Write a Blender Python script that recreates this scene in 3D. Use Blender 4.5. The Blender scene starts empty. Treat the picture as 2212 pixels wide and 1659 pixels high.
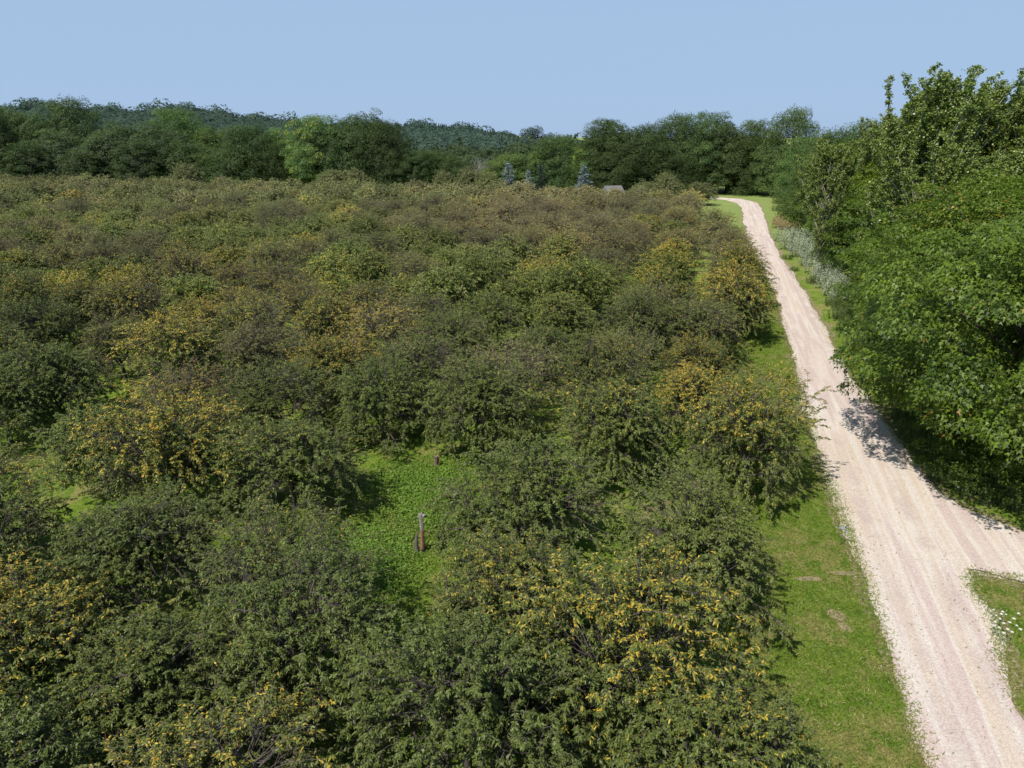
import bpy, math, random
import numpy as np
R = math.radians
rng = np.random.default_rng(7)
random.seed(7)
scene = bpy.context.scene
col = scene.collection

# ------------------------------------------------------------------ camera
CAMH, PITCH, FOC = 14.0, R(19.4), 1534.0       # drone 14 m up; focal length in pixels of a 2212 px wide picture
cam_d = bpy.data.cameras.new("camera"); cam = bpy.data.objects.new("camera", cam_d); col.objects.link(cam)
cam.location = (0, 0, CAMH); cam.rotation_euler = (math.pi/2 - PITCH, 0, 0)
cam_d.sensor_width = 36; cam_d.lens = 36*FOC/2212; cam_d.clip_end = 6000; cam_d.clip_start = .2
scene.camera = cam

def G(px, py, H=0.0):
    """point of the place at height H seen at photo position (2212 px scale)"""
    u = (px-1106)/FOC; v = (829.5-py)/FOC
    dy = math.cos(PITCH)+v*math.sin(PITCH); dz = -math.sin(PITCH)+v*math.cos(PITCH)
    k = (H-CAMH)/dz
    return u*k, dy*k
def P(X, Y, H):
    zc = Y*math.cos(PITCH)+(CAMH-H)*math.sin(PITCH)
    return 1106+FOC*X/zc, 829.5-FOC*((H-CAMH)*math.cos(PITCH)+Y*math.sin(PITCH))/zc
RC, RS = math.cos(math.atan(.277)), math.sin(math.atan(.277))      # the road and the rows run this way
def W(perp, along): return perp*RC+along*RS, -perp*RS+along*RC
def PA(X, Y): return X*RC-Y*RS, X*RS+Y*RC

# ------------------------------------------------------------------ object helpers
def tag(o, label=None, cat=None, group=None, kind=None):
    if label: o['label'] = label
    if cat: o['category'] = cat
    if group: o['group'] = group
    if kind: o['kind'] = kind
    return o
def link(name, me, parent=None, mat=None):
    o = bpy.data.objects.new(name, me); col.objects.link(o)
    if mat is not None and me is not None: me.materials.append(mat)
    if parent: o.parent = parent
    return o
def empty(name, loc=(0, 0, 0), rz=0):
    o = bpy.data.objects.new(name, None); col.objects.link(o)
    o.location = loc; o.rotation_euler = (0, 0, rz); o.empty_display_size = .3
    return o
def tri_mesh(name, V, F, attrs=None, smooth=False):
    V = np.ascontiguousarray(V, dtype=np.float32); F = np.ascontiguousarray(F, dtype=np.int32)
    me = bpy.data.meshes.new(name)
    me.vertices.add(len(V)); me.vertices.foreach_set('co', V.ravel())
    n = F.shape[1]
    me.loops.add(F.size); me.loops.foreach_set('vertex_index', F.ravel())
    me.polygons.add(len(F)); me.polygons.foreach_set('loop_start', np.arange(0, F.size, n, dtype=np.int32))
    if attrs is not None:
        a = me.color_attributes.new('lv', 'FLOAT_COLOR', 'POINT')
        A = np.ones((len(V), 4), dtype=np.float32); A[:, :3] = attrs
        a.data.foreach_set('color', A.ravel())
    if smooth: me.polygons.foreach_set('use_smooth', np.ones(len(F), dtype=bool))
    me.update(calc_edges=True)
    return me
def nrm(v): return v/np.maximum(np.linalg.norm(v, axis=-1, keepdims=True), 1e-6)

def tubes(lines, sides=5):
    """lines: list of (points (k,3), radii (k,)) -> verts, quads"""
    V, F = [], []; base = 0
    ang = np.linspace(0, 2*np.pi, sides, endpoint=False)
    for pts, rad in lines:
        pts = np.asarray(pts, float); k = len(pts)
        t = nrm(np.gradient(pts, axis=0))
        ref = np.where(np.abs(t[:, 2:3]) > .9, [[1., 0, 0]], [[0, 0, 1.]])
        a = nrm(np.cross(t, ref)); b = np.cross(t, a)
        ring = pts[:, None] + np.asarray(rad)[:, None, None]*(a[:, None]*np.cos(ang)[None, :, None]+b[:, None]*np.sin(ang)[None, :, None])
        V.append(ring.reshape(-1, 3))
        i = np.arange(k-1)[:, None]*sides; j = np.arange(sides)[None]; j2 = (j+1) % sides
        F.append(np.stack([i+j, i+j2, i+sides+j2, i+sides+j], -1).reshape(-1, 4)+base)
        base += k*sides
    return np.concatenate(V), np.concatenate(F)

def leaves(Pn, D, L, Wd, droop, roll, attr, detail=True):
    """one bent leaf at every anchor. D unit axis, L length, Wd width, droop downwards bend, roll angle of the blade"""
    n = len(Pn); D = nrm(D)
    up = np.tile([0., 0, 1.], (n, 1))
    side = np.cross(D, up); bad = np.linalg.norm(side, axis=1) < .15
    side[bad] = np.cross(D[bad], [1., 0, 0]); side = nrm(side)
    nor = np.cross(side, D)
    side = side*np.cos(roll)[:, None]+nor*np.sin(roll)[:, None]
    L = L[:, None]; Wd = Wd[:, None]; dz = np.zeros((n, 3)); dz[:, 2] = -1
    def at(s, w): return Pn+D*L*s+dz*(droop[:, None]*L*s*s)+side*Wd*w
    if detail:
        v = np.stack([at(0, 0), at(.35, .5), at(.35, -.5), at(.75, .36), at(.75, -.36), at(1, 0)], 1)
        f = np.array([[0, 2, 1], [1, 2, 4], [1, 4, 3], [3, 4, 5]])
    else:
        v = np.stack([at(0, 0), at(.5, .5), at(.5, -.5), at(1, 0)], 1)
        f = np.array([[0, 2, 1], [1, 2, 3]])
    k = v.shape[1]
    F = (np.arange(n)[:, None, None]*k+f[None]).reshape(-1, 3)
    return v.reshape(-1, 3), F, np.repeat(attr, k, axis=0)
def maple_leaves(Pn, D, L, nor, droop, attr):
    """broad three pointed leaf"""
    n = len(Pn); nor = nrm(nor); D = nrm(D-nor*np.sum(D*nor, 1, keepdims=True)); side = np.cross(nor, D)
    L = L[:, None]; dz = np.zeros((n, 3)); dz[:, 2] = -1
    def at(s, w): return Pn+D*L*s+side*L*w+dz*(droop[:, None]*L*(s*s+w*w))
    v = np.stack([at(0, 0), at(.25, .52), at(.38, .2), at(1, 0), at(.38, -.2), at(.25, -.52)], 1)
    f = np.array([[0, 2, 1], [0, 4, 2], [2, 4, 3], [0, 5, 4]])
    F = (np.arange(n)[:, None, None]*6+f[None]).reshape(-1, 3)
    return v.reshape(-1, 3), F, np.repeat(attr, 6, axis=0)
def rdir(n, g=rng): return nrm(g.normal(size=(n, 3)))
def curve_pts(p0, d0, L, k, sag=0.0, wob=.12, g=rng):
    """k+1 points of a limb starting at p0, direction d0, bending down by sag"""
    pts = [np.array(p0, float)]; d = np.array(d0, float)
    for i in range(k):
        d = d+g.normal(size=3)*wob; d[2] -= sag/k; d = d/np.linalg.norm(d)
        pts.append(pts[-1]+d*L/k)
    return np.array(pts)

# ------------------------------------------------------------------ material helpers
def new_mat(name):
    m = bpy.data.materials.new(name); m.use_nodes = True; nt = m.node_tree; nt.nodes.clear()
    return m, nt
class N:
    def __init__(s, nt): s.nt = nt
    def __call__(s, kind, _ins=None, **kw):
        n = s.nt.nodes.new(kind)
        for k, v in kw.items(): setattr(n, k, v)
        for k, v in (_ins or {}).items():
            if isinstance(v, bpy.types.NodeSocket): s.nt.links.new(v, n.inputs[k])
            else: n.inputs[k].default_value = v
        return n
    def math(s, op, a, b=0.0, clamp=False):
        return s('ShaderNodeMath', {0: a, 1: b}, operation=op, use_clamp=clamp).outputs[0]
    def mix(s, f, a, b, bt='MIX'):
        n = s('ShaderNodeMix', data_type='RGBA', blend_type=bt)
        for i, v in ((0, f), (6, a), (7, b)):
            if isinstance(v, bpy.types.NodeSocket): s.nt.links.new(v, n.inputs[i])
            else: n.inputs[i].default_value = (*v, 1) if isinstance(v, tuple) and len(v) == 3 else v
        return n.outputs[2]
    def ramp(s, f, stops, interp='LINEAR'):
        n = s('ShaderNodeValToRGB', {0: f}); cr = n.color_ramp; cr.interpolation = interp
        while len(cr.elements) < len(stops): cr.elements.new(.5)
        for e, (p, c) in zip(cr.elements, stops):
            e.position = p; e.color = (*c, 1) if len(c) == 3 else c
        return n.outputs[0]
    def noise(s, vec, sc, det=3, rough=.55, dim='3D'):
        return s('ShaderNodeTexNoise', {'Vector': vec, 'Scale': sc, 'Detail': det, 'Roughness': rough}).outputs[0]
    def smooth(s, x, lo, hi):
        n = s('ShaderNodeMapRange', {0: x, 1: lo, 2: hi, 3: 0., 4: 1.}, interpolation_type='SMOOTHSTEP')
        return n.outputs[0]

def oi_r(n): return n('ShaderNodeObjectInfo').outputs['Random']
def leaf_material(name, dark, light, yellow, brown, yel_top=.5, gloss=.35, rough=.45, trans=.3, tcol=(1.3, 1.5, .5), far_haze=None, pw=1., cw=.22):
    """lv = (random per leaf, random per twig, height in the crown). object colour: red = share of yellow leaves,
    green = share of brown leaves, blue = brightness"""
    m, nt = new_mat(name); n = N(nt)
    a = n('ShaderNodeAttribute', attribute_name='lv'); sp = n('ShaderNodeSeparateColor', {0: a.outputs[0]})
    r, c, h = sp.outputs[0], sp.outputs[1], sp.outputs[2]
    oi = n('ShaderNodeObjectInfo'); so = n('ShaderNodeSeparateColor', {0: oi.outputs['Color']})
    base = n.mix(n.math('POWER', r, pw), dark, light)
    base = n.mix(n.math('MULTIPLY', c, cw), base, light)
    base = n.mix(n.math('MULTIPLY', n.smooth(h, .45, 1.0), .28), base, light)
    # older and younger foliage: every tree and every part of the wood has a slightly different green
    gp = n('ShaderNodeNewGeometry'); tone = n.noise(gp.outputs['Position'], .22, 2, .5)
    base = n.mix(n.smooth(oi_r(n), 0, 1), base, n.mix(1., base, (1.12, 1.0, .95), 'MULTIPLY'))
    base = n.mix(n.smooth(tone, .35, .65), n.mix(1., base, (.80, .86, .95), 'MULTIPLY'), base)
    # yellow leaves gather on some twigs, mostly high in the crown
    key = n.math('ADD', n.math('MULTIPLY', r, .62), n.math('MULTIPLY', c, .38))
    amt = n.math('MULTIPLY', so.outputs[0], n.math('ADD', 1-yel_top, n.math('MULTIPLY', n.smooth(h, .35, .9), 1.6*yel_top)))
    ym = n.smooth(n.math('SUBTRACT', n.math('ADD', .03, n.math('MULTIPLY', amt, .72)), key), 0., .06)
    ycol = n.mix(n.smooth(r, .0, .5), yellow, tuple(yellow[i]*(.95, .76, .75)[i] for i in range(3)))
    ym = n.math('MULTIPLY', ym, n.math('GREATER_THAN', so.outputs[0], .004))
    col_ = n.mix(ym, base, ycol)
    key2 = n.math('ADD', n.math('MULTIPLY', n.math('FRACT', n.math('MULTIPLY', r, 7.3)), .6), n.math('MULTIPLY', n.math('FRACT', n.math('MULTIPLY', c, 3.7)), .4))
    bm = n.smooth(n.math('SUBTRACT', so.outputs[1], key2), -.03, .03)
    col_ = n.mix(n.math('MULTIPLY', bm, n.math('GREATER_THAN', so.outputs[1], .004)), col_, brown)
    geo = n('ShaderNodeNewGeometry')
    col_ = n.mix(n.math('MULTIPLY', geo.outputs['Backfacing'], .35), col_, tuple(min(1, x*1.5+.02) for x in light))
    if far_haze:
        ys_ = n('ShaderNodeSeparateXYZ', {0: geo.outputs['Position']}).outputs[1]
        col_ = n.mix(n.math('MULTIPLY', n.smooth(ys_, far_haze[0], far_haze[1]), far_haze[2]), col_, far_haze[3])  # aerial haze painted into the leaf colour, stronger with distance
    br = n('ShaderNodeVectorMath', {0: col_}, operation='SCALE'); nt.links.new(n.math('MULTIPLY', so.outputs[2], 1.), br.inputs['Scale'])
    colr = br.outputs[0]
    p = n('ShaderNodeBsdfPrincipled', {'Base Color': colr, 'Roughness': rough, 'Specular IOR Level': gloss})
    t = n('ShaderNodeVectorMath', {0: colr, 1: tcol}, operation='MULTIPLY')
    tr = n('ShaderNodeBsdfTranslucent', {'Color': t.outputs[0]})
    mx = n('ShaderNodeMixShader', {0: trans, 1: p.outputs[0], 2: tr.outputs[0]})
    n('ShaderNodeOutputMaterial', {0: mx.outputs[0]})
    return m
def bark_material(name, a, b, scale=9, stretch=4.):
    m, nt = new_mat(name); n = N(nt)
    tc = n('ShaderNodeTexCoord'); mp = n('ShaderNodeMapping', {'Vector': tc.outputs['Object'], 'Scale': (stretch, stretch, 1)})
    f = n.noise(mp.outputs[0], scale, 5, .65)
    c = n.ramp(f, [(.3, a), (.7, b)])
    bp = n('ShaderNodeBump', {'Height': f, 'Strength': .6, 'Distance': .03})
    p = n('ShaderNodeBsdfPrincipled', {'Base Color': c, 'Roughness': .85, 'Normal': bp.outputs[0], 'Specular IOR Level': .2})
    n('ShaderNodeOutputMaterial', {0: p.outputs[0]})
    return m

M = {}
M['cherry'] = leaf_material('cherry_leaf', (.009, .022, .005), (.205, .262, .050), (1.0, .66, .06), (.30, .185, .13), .7, gloss=.28, rough=.45, trans=.13, far_haze=(30., 165., .6, (.155, .148, .088)), pw=2.3)
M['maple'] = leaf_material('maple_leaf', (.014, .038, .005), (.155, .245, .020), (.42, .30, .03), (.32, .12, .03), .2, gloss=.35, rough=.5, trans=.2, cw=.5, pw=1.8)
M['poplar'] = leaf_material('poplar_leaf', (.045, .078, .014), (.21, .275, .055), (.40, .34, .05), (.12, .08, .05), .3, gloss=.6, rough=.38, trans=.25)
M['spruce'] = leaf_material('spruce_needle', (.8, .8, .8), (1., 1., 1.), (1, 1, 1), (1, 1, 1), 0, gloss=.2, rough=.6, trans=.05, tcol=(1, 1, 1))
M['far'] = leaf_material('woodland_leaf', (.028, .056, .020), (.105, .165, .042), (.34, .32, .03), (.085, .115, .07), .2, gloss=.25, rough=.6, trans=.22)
M['sage'] = leaf_material('pale_weed_leaf', (.14, .19, .11), (.38, .44, .31), (.5, .45, .2), (.3, .2, .1), 0, gloss=.2, rough=.6, trans=.25, tcol=(1, 1, .8))
M['bark'] = bark_material('cherry_bark', (.045, .036, .032), (.16, .135, .12))
M['twig'] = bark_material('twig_bark', (.07, .052, .052), (.23, .19, .185))
M['mbark'] = bark_material('maple_bark', (.04, .033, .026), (.12, .10, .085))
M['pbark'] = bark_material('poplar_bark', (.22, .20, .16), (.52, .49, .42))
def flat(name, c, rough=.7):
    m, nt = new_mat(name); n = N(nt)
    tc = n('ShaderNodeTexCoord'); f = n.noise(tc.outputs['Object'], 14, 3)
    cc = n.mix(f, tuple(x*.8 for x in c), tuple(min(1, x*1.2) for x in c))
    p = n('ShaderNodeBsdfPrincipled', {'Base Color': cc, 'Roughness': rough}); n('ShaderNodeOutputMaterial', {0: p.outputs[0]})
    return m

# ------------------------------------------------------------------ cherry trees
def cherry(seed, lod, bare_=0.):
    """returns (wood lines, twig lines, leaf arrays). lod 0 near, 1 middle, 2 far"""
    g = np.random.default_rng(seed)
    wood, twl, An, Ax, Tw, lowk = [], [], [], [], [], []
    trunk = curve_pts((0, 0, -.1), (g.normal()*.08, g.normal()*.08, 1), 1.0, 4, 0, .05, g)
    wood.append((trunk, np.linspace(.14, .11, 5)))
    ns = g.integers(7, 10); ph = g.uniform(0, 6.28)
    for i in range(ns):
        az = ph+i*2*np.pi/ns+g.normal()*.25
        el = R(g.choice([28, 42, 55, 68, 78])+g.normal()*5)
        if i == 0: el = R(86)
        L = g.uniform(2.5, 3.1) if el < R(60) else g.uniform(2.6, 3.2)
        d = (math.cos(az)*math.cos(el), math.sin(az)*math.cos(el), math.sin(el))
        s = curve_pts(trunk[-1]-[0, 0, g.uniform(0, .25)], d, L, 6, .55 if el < R(60) else .3, .10, g)
        wood.append((s, np.linspace(.075, .015, 7)))
        nsec = 10
        for j in range(nsec):
            t = .28+.72*(j+g.uniform(0, 1))/nsec; x = t*6; q = min(int(x), 5); p = s[q]+(s[q+1]-s[q])*(x-q)
            ax = nrm(s[q+1]-s[q])
            dd = rdir(1, g)[0]; dd = dd-ax*np.dot(dd, ax); dd = nrm(dd)*.9+ax*.55+np.array([0, 0, g.uniform(-.25, .35)])
            Ls = g.uniform(.75, 1.35)*(1.15-.45*t)
            sec = curve_pts(p, nrm(dd), Ls, 4, .75, .14, g)
            wood.append((sec, np.linspace(.022, .007, 5)))
            ntw = 8
            for k in range(ntw):
                t2 = .2+.8*(k+g.uniform(0, 1))/ntw; x2 = t2*4; q2 = min(int(x2), 3); p2 = sec[q2]+(sec[q2+1]-sec[q2])*(x2-q2)
                ax2 = nrm(sec[q2+1]-sec[q2]); dd = rdir(1, g)[0]*.8+ax2*.5+np.array([0, 0, g.uniform(-.1, .45)])
                tw = curve_pts(p2, nrm(dd), g.uniform(.3, .62), 3, .7, .12, g)
                if tw[-1, 2] < .45: continue
                twl.append((tw, np.array([.006, .005, .004, .002])))
                c = g.uniform()
                m = {0: 44, 1: 20, 2: 0}[lod]
                if lod == 2:
                    m = 6
                if g.uniform() < .06+bare_: m //= 6         # bare twig
                sp_ = (g.integers(0, 6, m)+.5)/6*.8+.2 if lod == 0 else g.uniform(.1, 1, m)
                xx = sp_*3; qq = np.minimum(xx.astype(int), 2)
                An.append(tw[qq]+(tw[qq+1]-tw[qq])*(xx-qq)[:, None])
                Ax.append(np.tile(nrm(tw[-1]-tw[0]), (m, 1)))
                Tw.append(np.full(m, c))
    # shoots that close the outside of the crown: an uneven dome drooping almost to the grass
    ne = {0: 980, 1: 720, 2: 370}[lod]; De = rdir(ne, g); De[:, 2] = np.where(De[:, 2] < -.35, -De[:, 2], De[:, 2])
    ld = rdir(9, g); la = g.uniform(-.42, .30, 9); lump = 1+np.sum(la*np.maximum(0, De@ld.T)**4*1.3, 1)
    hd = rdir(13, g); hd[:, 2] = np.abs(hd[:, 2]); De = De[np.max(De@hd.T, 1) < .984]; lump = np.clip(1+np.sum(la*np.maximum(0, De@ld.T)**4*1.3, 1), .74, 1.16); ne = len(De)
    env = De*np.array([2.62, 2.62, 2.45])*lump[:, None]*np.where(g.uniform(size=ne) < .25, g.uniform(1.0, 1.16, ne), g.uniform(.66, 1.0, ne))[:, None]; env[:, 2] += 1.95
    sc_pts = np.concatenate([q[0][2:] for q in wood if len(q[0]) >= 5])
    tint = g.uniform(size=24); td = rdir(24, g)
    for e, dd in zip(env, De):
        if e[2] < .35: continue
        if g.uniform() < .10: continue
        bare = g.uniform() < .05+bare_
        tw = curve_pts(e-dd*.25, nrm(dd*.8+rdir(1, g)[0]*.6+np.array([0, 0, .25 if e[2] > 2.5 else .0])), g.uniform(.35, .75), 3, .8, .12, g)
        twl.append((tw, np.array([.006, .005, .004, .002])))
        m = {0: 42, 1: 19, 2: 13}[lod]//(5 if bare else 1)
        sp_ = (g.integers(0, 6, m)+.5)/6*.85+.15 if lod == 0 else g.uniform(.1, 1, m)
        xx = sp_*3; qq = np.minimum(xx.astype(int), 2)
        An.append(tw[qq]+(tw[qq+1]-tw[qq])*(xx-qq)[:, None]); Ax.append(np.tile(nrm(tw[-1]-tw[0]), (m, 1)))
        c = np.clip(tint[np.argmax(td@dd)]*.6+g.uniform()*.4, 0, 1); Tw.append(np.full(m, c))
        if lod == 0 and g.uniform() < .5:
            k = sc_pts[np.argmin(np.sum((sc_pts-tw[0]*.85)**2, 1))]; t5 = np.linspace(0, 1, 5)[:, None]; mid = (k+tw[0])/2+g.normal(size=3)*.1
            wood.append(((1-t5)**2*k+2*t5*(1-t5)*mid+t5*t5*tw[0], np.linspace(.016, .006, 5)))
    An, Ax, Tw = np.concatenate(An), np.concatenate(Ax), np.concatenate(Tw); n = len(An)
    D = rdir(n, g); D[:, 2] = np.abs(D[:, 2])*.5-.12; D = nrm(D*1.1+Ax*.45)
    sc = {0: 1., 1: 1.7, 2: 2.9}[lod]
    L = g.uniform(.072, .118, n)*sc; Wd = L*g.uniform(.27, .37, n)*(1, 1.2, 1.4)[lod]
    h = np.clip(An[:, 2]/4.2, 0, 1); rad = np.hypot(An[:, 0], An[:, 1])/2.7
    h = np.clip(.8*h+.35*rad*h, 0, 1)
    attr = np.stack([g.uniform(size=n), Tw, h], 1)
    v, f, a = leaves(An, D, L, Wd, g.uniform(.25, .8, n), g.normal(size=n)*.8, attr, lod == 0)
    return wood, twl, (v, f, a)

def cherry_proto(seed, lod, bare_=0.):
    wood, twl, (v, f, a) = cherry(seed, lod, bare_)
    wv, wf = tubes(wood, 6 if lod == 0 else 4)
    wm = tri_mesh('cherry_trunk', wv, wf, smooth=True); wm.materials.append(M['bark'])
    cm = tri_mesh('cherry_foliage', v, f, a); cm.materials.append(M['cherry'])
    if lod == 0:          # fine twigs grow out of the same wood
        tv, tf = tubes([(q[0], q[1]) for q in wood], 4); t2, f2 = tubes(twl, 4); k_ = len(tf)
        wm = tri_mesh('cherry_wood', np.concatenate([tv, t2]), np.concatenate([tf, f2+len(tv)]), smooth=True)
        wm.materials.append(M['bark']); wm.materials.append(M['twig'])
        mi = np.zeros(len(tf)+len(f2), np.int32); mi[k_:] = 1; wm.polygons.foreach_set('material_index', mi)
    return wm, cm, None
near_p = [cherry_proto(100+i, 0) for i in range(7)]
mid_p = [cherry_proto(200+i, 1) for i in range(5)]
near_b = [cherry_proto(150, 0, .55), cherry_proto(151, 0, .4)]; mid_b = [cherry_proto(250, 0, .5)]

ORD = ['first', 'second', 'third', 'fourth', 'fifth', 'sixth', 'seventh', 'eighth', 'ninth', 'tenth', 'eleventh', 'twelfth', 'thirteenth',
       'fourteenth', 'fifteenth', 'sixteenth', 'seventeenth', 'eighteenth', 'nineteenth', 'twentieth', 'twenty-first', 'twenty-second']
def put_cherry(X, Y, yel, bro, label, group, protos, scale=1., br=1., hz=1.):
    wm, cm, tm = protos[rng.integers(len(protos))]
    t = empty('cherry_tree', (X, Y, 0), rng.uniform(0, 6.28)); t.scale = (scale, scale, scale*hz*rng.uniform(.88, 1.12))
    tag(t, label, 'tree', group)
    w = link('trunk', wm, t)
    if tm: link('twigs', tm, w)
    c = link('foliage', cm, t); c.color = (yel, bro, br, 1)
    return t
GR = 'cherry trees of the orchard'
near = [  # X, Y, yellow, brown, scale, label
 (2.6, 14.0, .31, .03, 1.08, 'cherry tree thick with orange-yellow leaves near the bottom, left of the verge'),
 (4.1, 10.8, .17, .03, 1.0, 'green cherry tree with yellow sprigs at the bottom next to the grass verge'),
 (-1.0, 12.2, .02, .02, 1.0, 'dark glossy green cherry tree at bottom centre, left of the orange-yellow one'),
 (0.1, 16.8, .22, .03, .88, 'cherry tree with yellow sprigs on top, just in front of the tall dead stump'),
 (0.6, 21.6, .03, .05, 1.08, 'broad dull green cherry tree to the right of the tall dead stump'),
 (5.6, 19.0, .01, .10, 1.02, 'twiggy dull green cherry tree whose side overhangs the bright verge beside the road fork'),
 (4.3, 27.2, .20, .04, 1.08, 'cherry tree flecked with yellow behind the broad tree right of the stump'),
 (9.6, 26.4, .33, .05, 1.05, 'yellow flecked cherry tree at the road edge opposite the shadow on the gravel'),
 (-13.2, 24.9, .42, .05, 1.1, 'tall cherry tree with a golden top and its dark trunk showing over dry grass'),
 (-8.6, 24.9, .14, .05, 1.05, 'cherry tree left of the grassy gap that shades it'),
 (-1.4, 29.9, .08, .06, 1.0, 'dull green cherry tree behind the short stump at the back of the grassy gap'),
 (-17.6, 20.4, .30, .04, .96, 'cherry tree at the left edge with yellow shoots in front of shaded grass'),
 (-11.6, 18.6, .06, .05, 1.05, 'grey-green cherry tree in front of the dry grass patch and dark trunk'),
 (-6.5, 17.5, .20, .12, .92, 'sparse twiggy cherry tree with yellow leaves left of the dead stump'),
 (-5.6, 10.4, .36, .18, 1.0, 'bronze and yellow cherry tree with bare twigs at the bottom, left of centre'),
 (-11.9, 14.0, .40, .06, 1.05, 'yellow speckled cherry tree against the left border of the photo, near the bottom'),
 (-4.9, 14.3, .10, .03, 1.0, 'dark green cherry tree between the bronze one and the dead stump'),
 (-10.0, 9.8, .16, .04, 1.0, 'dark green cherry tree in the bottom left corner'),
 (.2, 8.2, .10, .04, .9, 'low light green cherry tree cut by the bottom edge near the middle'),
 (-15.9, 16.9, .20, .05, 1.0, 'cherry tree half outside the left border, under the one with yellow shoots'),
 (-8.5, 13.4, .12, .05, .95, 'dull green cherry tree between the yellow speckled one and the bottom centre'),
 (-6.2, 31.6, .05, .05, 1.0, 'dark green cherry tree closing the back of the grassy gap, behind the shaded grass'),
 (-24.0, 31.2, .08, .05, 1.0, 'cherry tree cut by the left border, next to the shaded grass opening'),
 (-23.2, 34.0, .12, .05, 1.05, 'cherry tree with a short dark trunk behind the shaded grass at far left'),
]
blobs = [(420,830,130,.35,0),(760,690,110,.38,.1),(520,720,110,.1,.35),(1350,870,70,.25,0),(1500,900,120,.22,.0),(1550,620,130,.3,.05),(1500,500,150,.12,.12),
         (1200,480,170,.10,.3),(230,680,130,.34,.05),(800,800,90,.34,0),(100,560,90,.12,.22),(540,600,90,.25,.1),(1560,820,110,.28,.0),(1080,470,120,.1,.2),(1640,830,80,.28,0),
         (330,600,120,.02,.2),(1000,600,150,-.12,0),(1000,780,160,-.12,0)]
done = []
for X, Y, y, b, s, lab in near:
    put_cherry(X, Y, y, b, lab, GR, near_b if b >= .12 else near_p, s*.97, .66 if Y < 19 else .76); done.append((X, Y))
gaps = [(-9.6, 20.5, 3.2), (-11, 25.5, 3.4), (-28.3, 22, 3.4), (-10.5, 35.2, 1.6), (-66, 85, 5.), (-62, 84, 4.0), (-122.5, 112, 7), (-137, 112, 6), (-18.5, 20, 2)]
cand = []
rng = np.random.default_rng(42)
for i in range(-1, 40):
    for j in range(-2, 21):
        perp = .5-4.85*i; al = 33+6.0*j
        if i < 0: continue
        perp += rng.normal()*.28; al += rng.normal()*.45
        if j < 0 and perp > -12.5: continue
        if i == 0 and al > 104: continue
        if i == 1 and al > 146: continue
        if i == 0 and 36 < al < 49: perp -= .9
        if 49 < al < 92: perp += 1.9 if i == 0 else (.8 if i == 1 else 0)
        if al > 148: continue
        if any(math.hypot(perp-a, al-b) < r for a, b, r in gaps): continue
        if rng.uniform() < .012 and al > 50: continue
        X, Y = W(perp, al)
        if Y < 13 or any(math.hypot(X-a, Y-b) < 3.6 for a, b in done): continue
        px, py = P(X, Y, 2.3)
        if px < -190 or py > 1850: continue
        yel = max(0, rng.normal(.15, .10)); bro = max(0, rng.normal(.16, .10))
        for a, b, r, q, w in blobs:
            k = math.exp(-((px-a)**2+((py-b)*1.6)**2)/(r*r)); yel += q*k; bro += w*k
        if al > 80: bro += .12*rng.uniform(0, 1.6)
        if rng.uniform() < .08: bro += .3
        cand.append((Y, X, min(max(yel, 0), .6), min(max(bro, 0), .65), i, j, px, py, rng.uniform(.86, 1.15)))
cand.append((147.0, -88.5, 0., .02, 99, 99, 0, 0, 1.0))
cand.sort()
# remaining individuals: the nearest ones, to about 290 in all
def kind_of(y, b):
    if b > .38: return 'bronze-brown'
    if y > .3: return 'strongly yellow-flecked'
    if y > .13: return 'yellow-flecked'
    return 'dull green'
lastedge = 0
far = []
for q, (Y, X, y, b, i, j, px, py, s) in enumerate(cand):
    bri = .78+.58*min(1, max(0, (Y-32)/110)); s *= .965  # foliage brightened with distance, standing in for haze
    if q >= 268 and i != 99: far.append((X, Y, y, b, s, bri)); continue
    if i == 99:
        lab = 'solitary dark green cherry tree above bright grass in the far left of the orchard'
        put_cherry(X, Y, 0, .02, lab, None, mid_p, 1.15, .75); continue
    if i == 0:
        lab = '%s cherry tree, %s along the road edge beyond the road shadow' % (kind_of(y, b), ORD[min(lastedge, 20)]); lastedge += 1
    else:
        side = 'left' if px < 560 else ('centre-left' if px < 1000 else ('centre-right' if px < 1350 else 'roadward'))
        dep = 'just behind the foreground trees' if Y < 42 else ('in the middle distance' if Y < 65 else ('well back in the orchard'))
        lab = '%s cherry tree %s, %s part of the orchard' % (kind_of(y, b), dep, side)
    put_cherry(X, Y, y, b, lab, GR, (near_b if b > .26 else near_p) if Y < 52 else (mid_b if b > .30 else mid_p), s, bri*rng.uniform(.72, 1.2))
# the far rows, past the 300 nearest: one object
print('cherry individuals', len(near)+min(268, len(cand)), 'far', len(far))
fp = []
for i in range(5):
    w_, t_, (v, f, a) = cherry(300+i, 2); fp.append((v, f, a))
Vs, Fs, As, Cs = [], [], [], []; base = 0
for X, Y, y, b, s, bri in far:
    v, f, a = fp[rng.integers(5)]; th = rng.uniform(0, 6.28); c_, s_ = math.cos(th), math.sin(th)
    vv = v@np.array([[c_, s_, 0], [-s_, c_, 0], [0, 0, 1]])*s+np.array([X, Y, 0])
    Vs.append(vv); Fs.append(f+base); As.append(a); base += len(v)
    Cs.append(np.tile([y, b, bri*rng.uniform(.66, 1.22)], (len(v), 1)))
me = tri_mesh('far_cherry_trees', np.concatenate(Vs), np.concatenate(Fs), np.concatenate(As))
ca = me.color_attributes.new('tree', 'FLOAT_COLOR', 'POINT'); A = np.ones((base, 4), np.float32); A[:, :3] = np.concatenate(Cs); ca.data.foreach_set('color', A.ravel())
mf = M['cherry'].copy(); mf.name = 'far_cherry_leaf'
nt = mf.node_tree; oi = [x for x in nt.nodes if x.type == 'OBJECT_INFO' and x.outputs['Color'].links][0]; at = nt.nodes.new('ShaderNodeAttribute'); at.attribute_name = 'tree'
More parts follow.
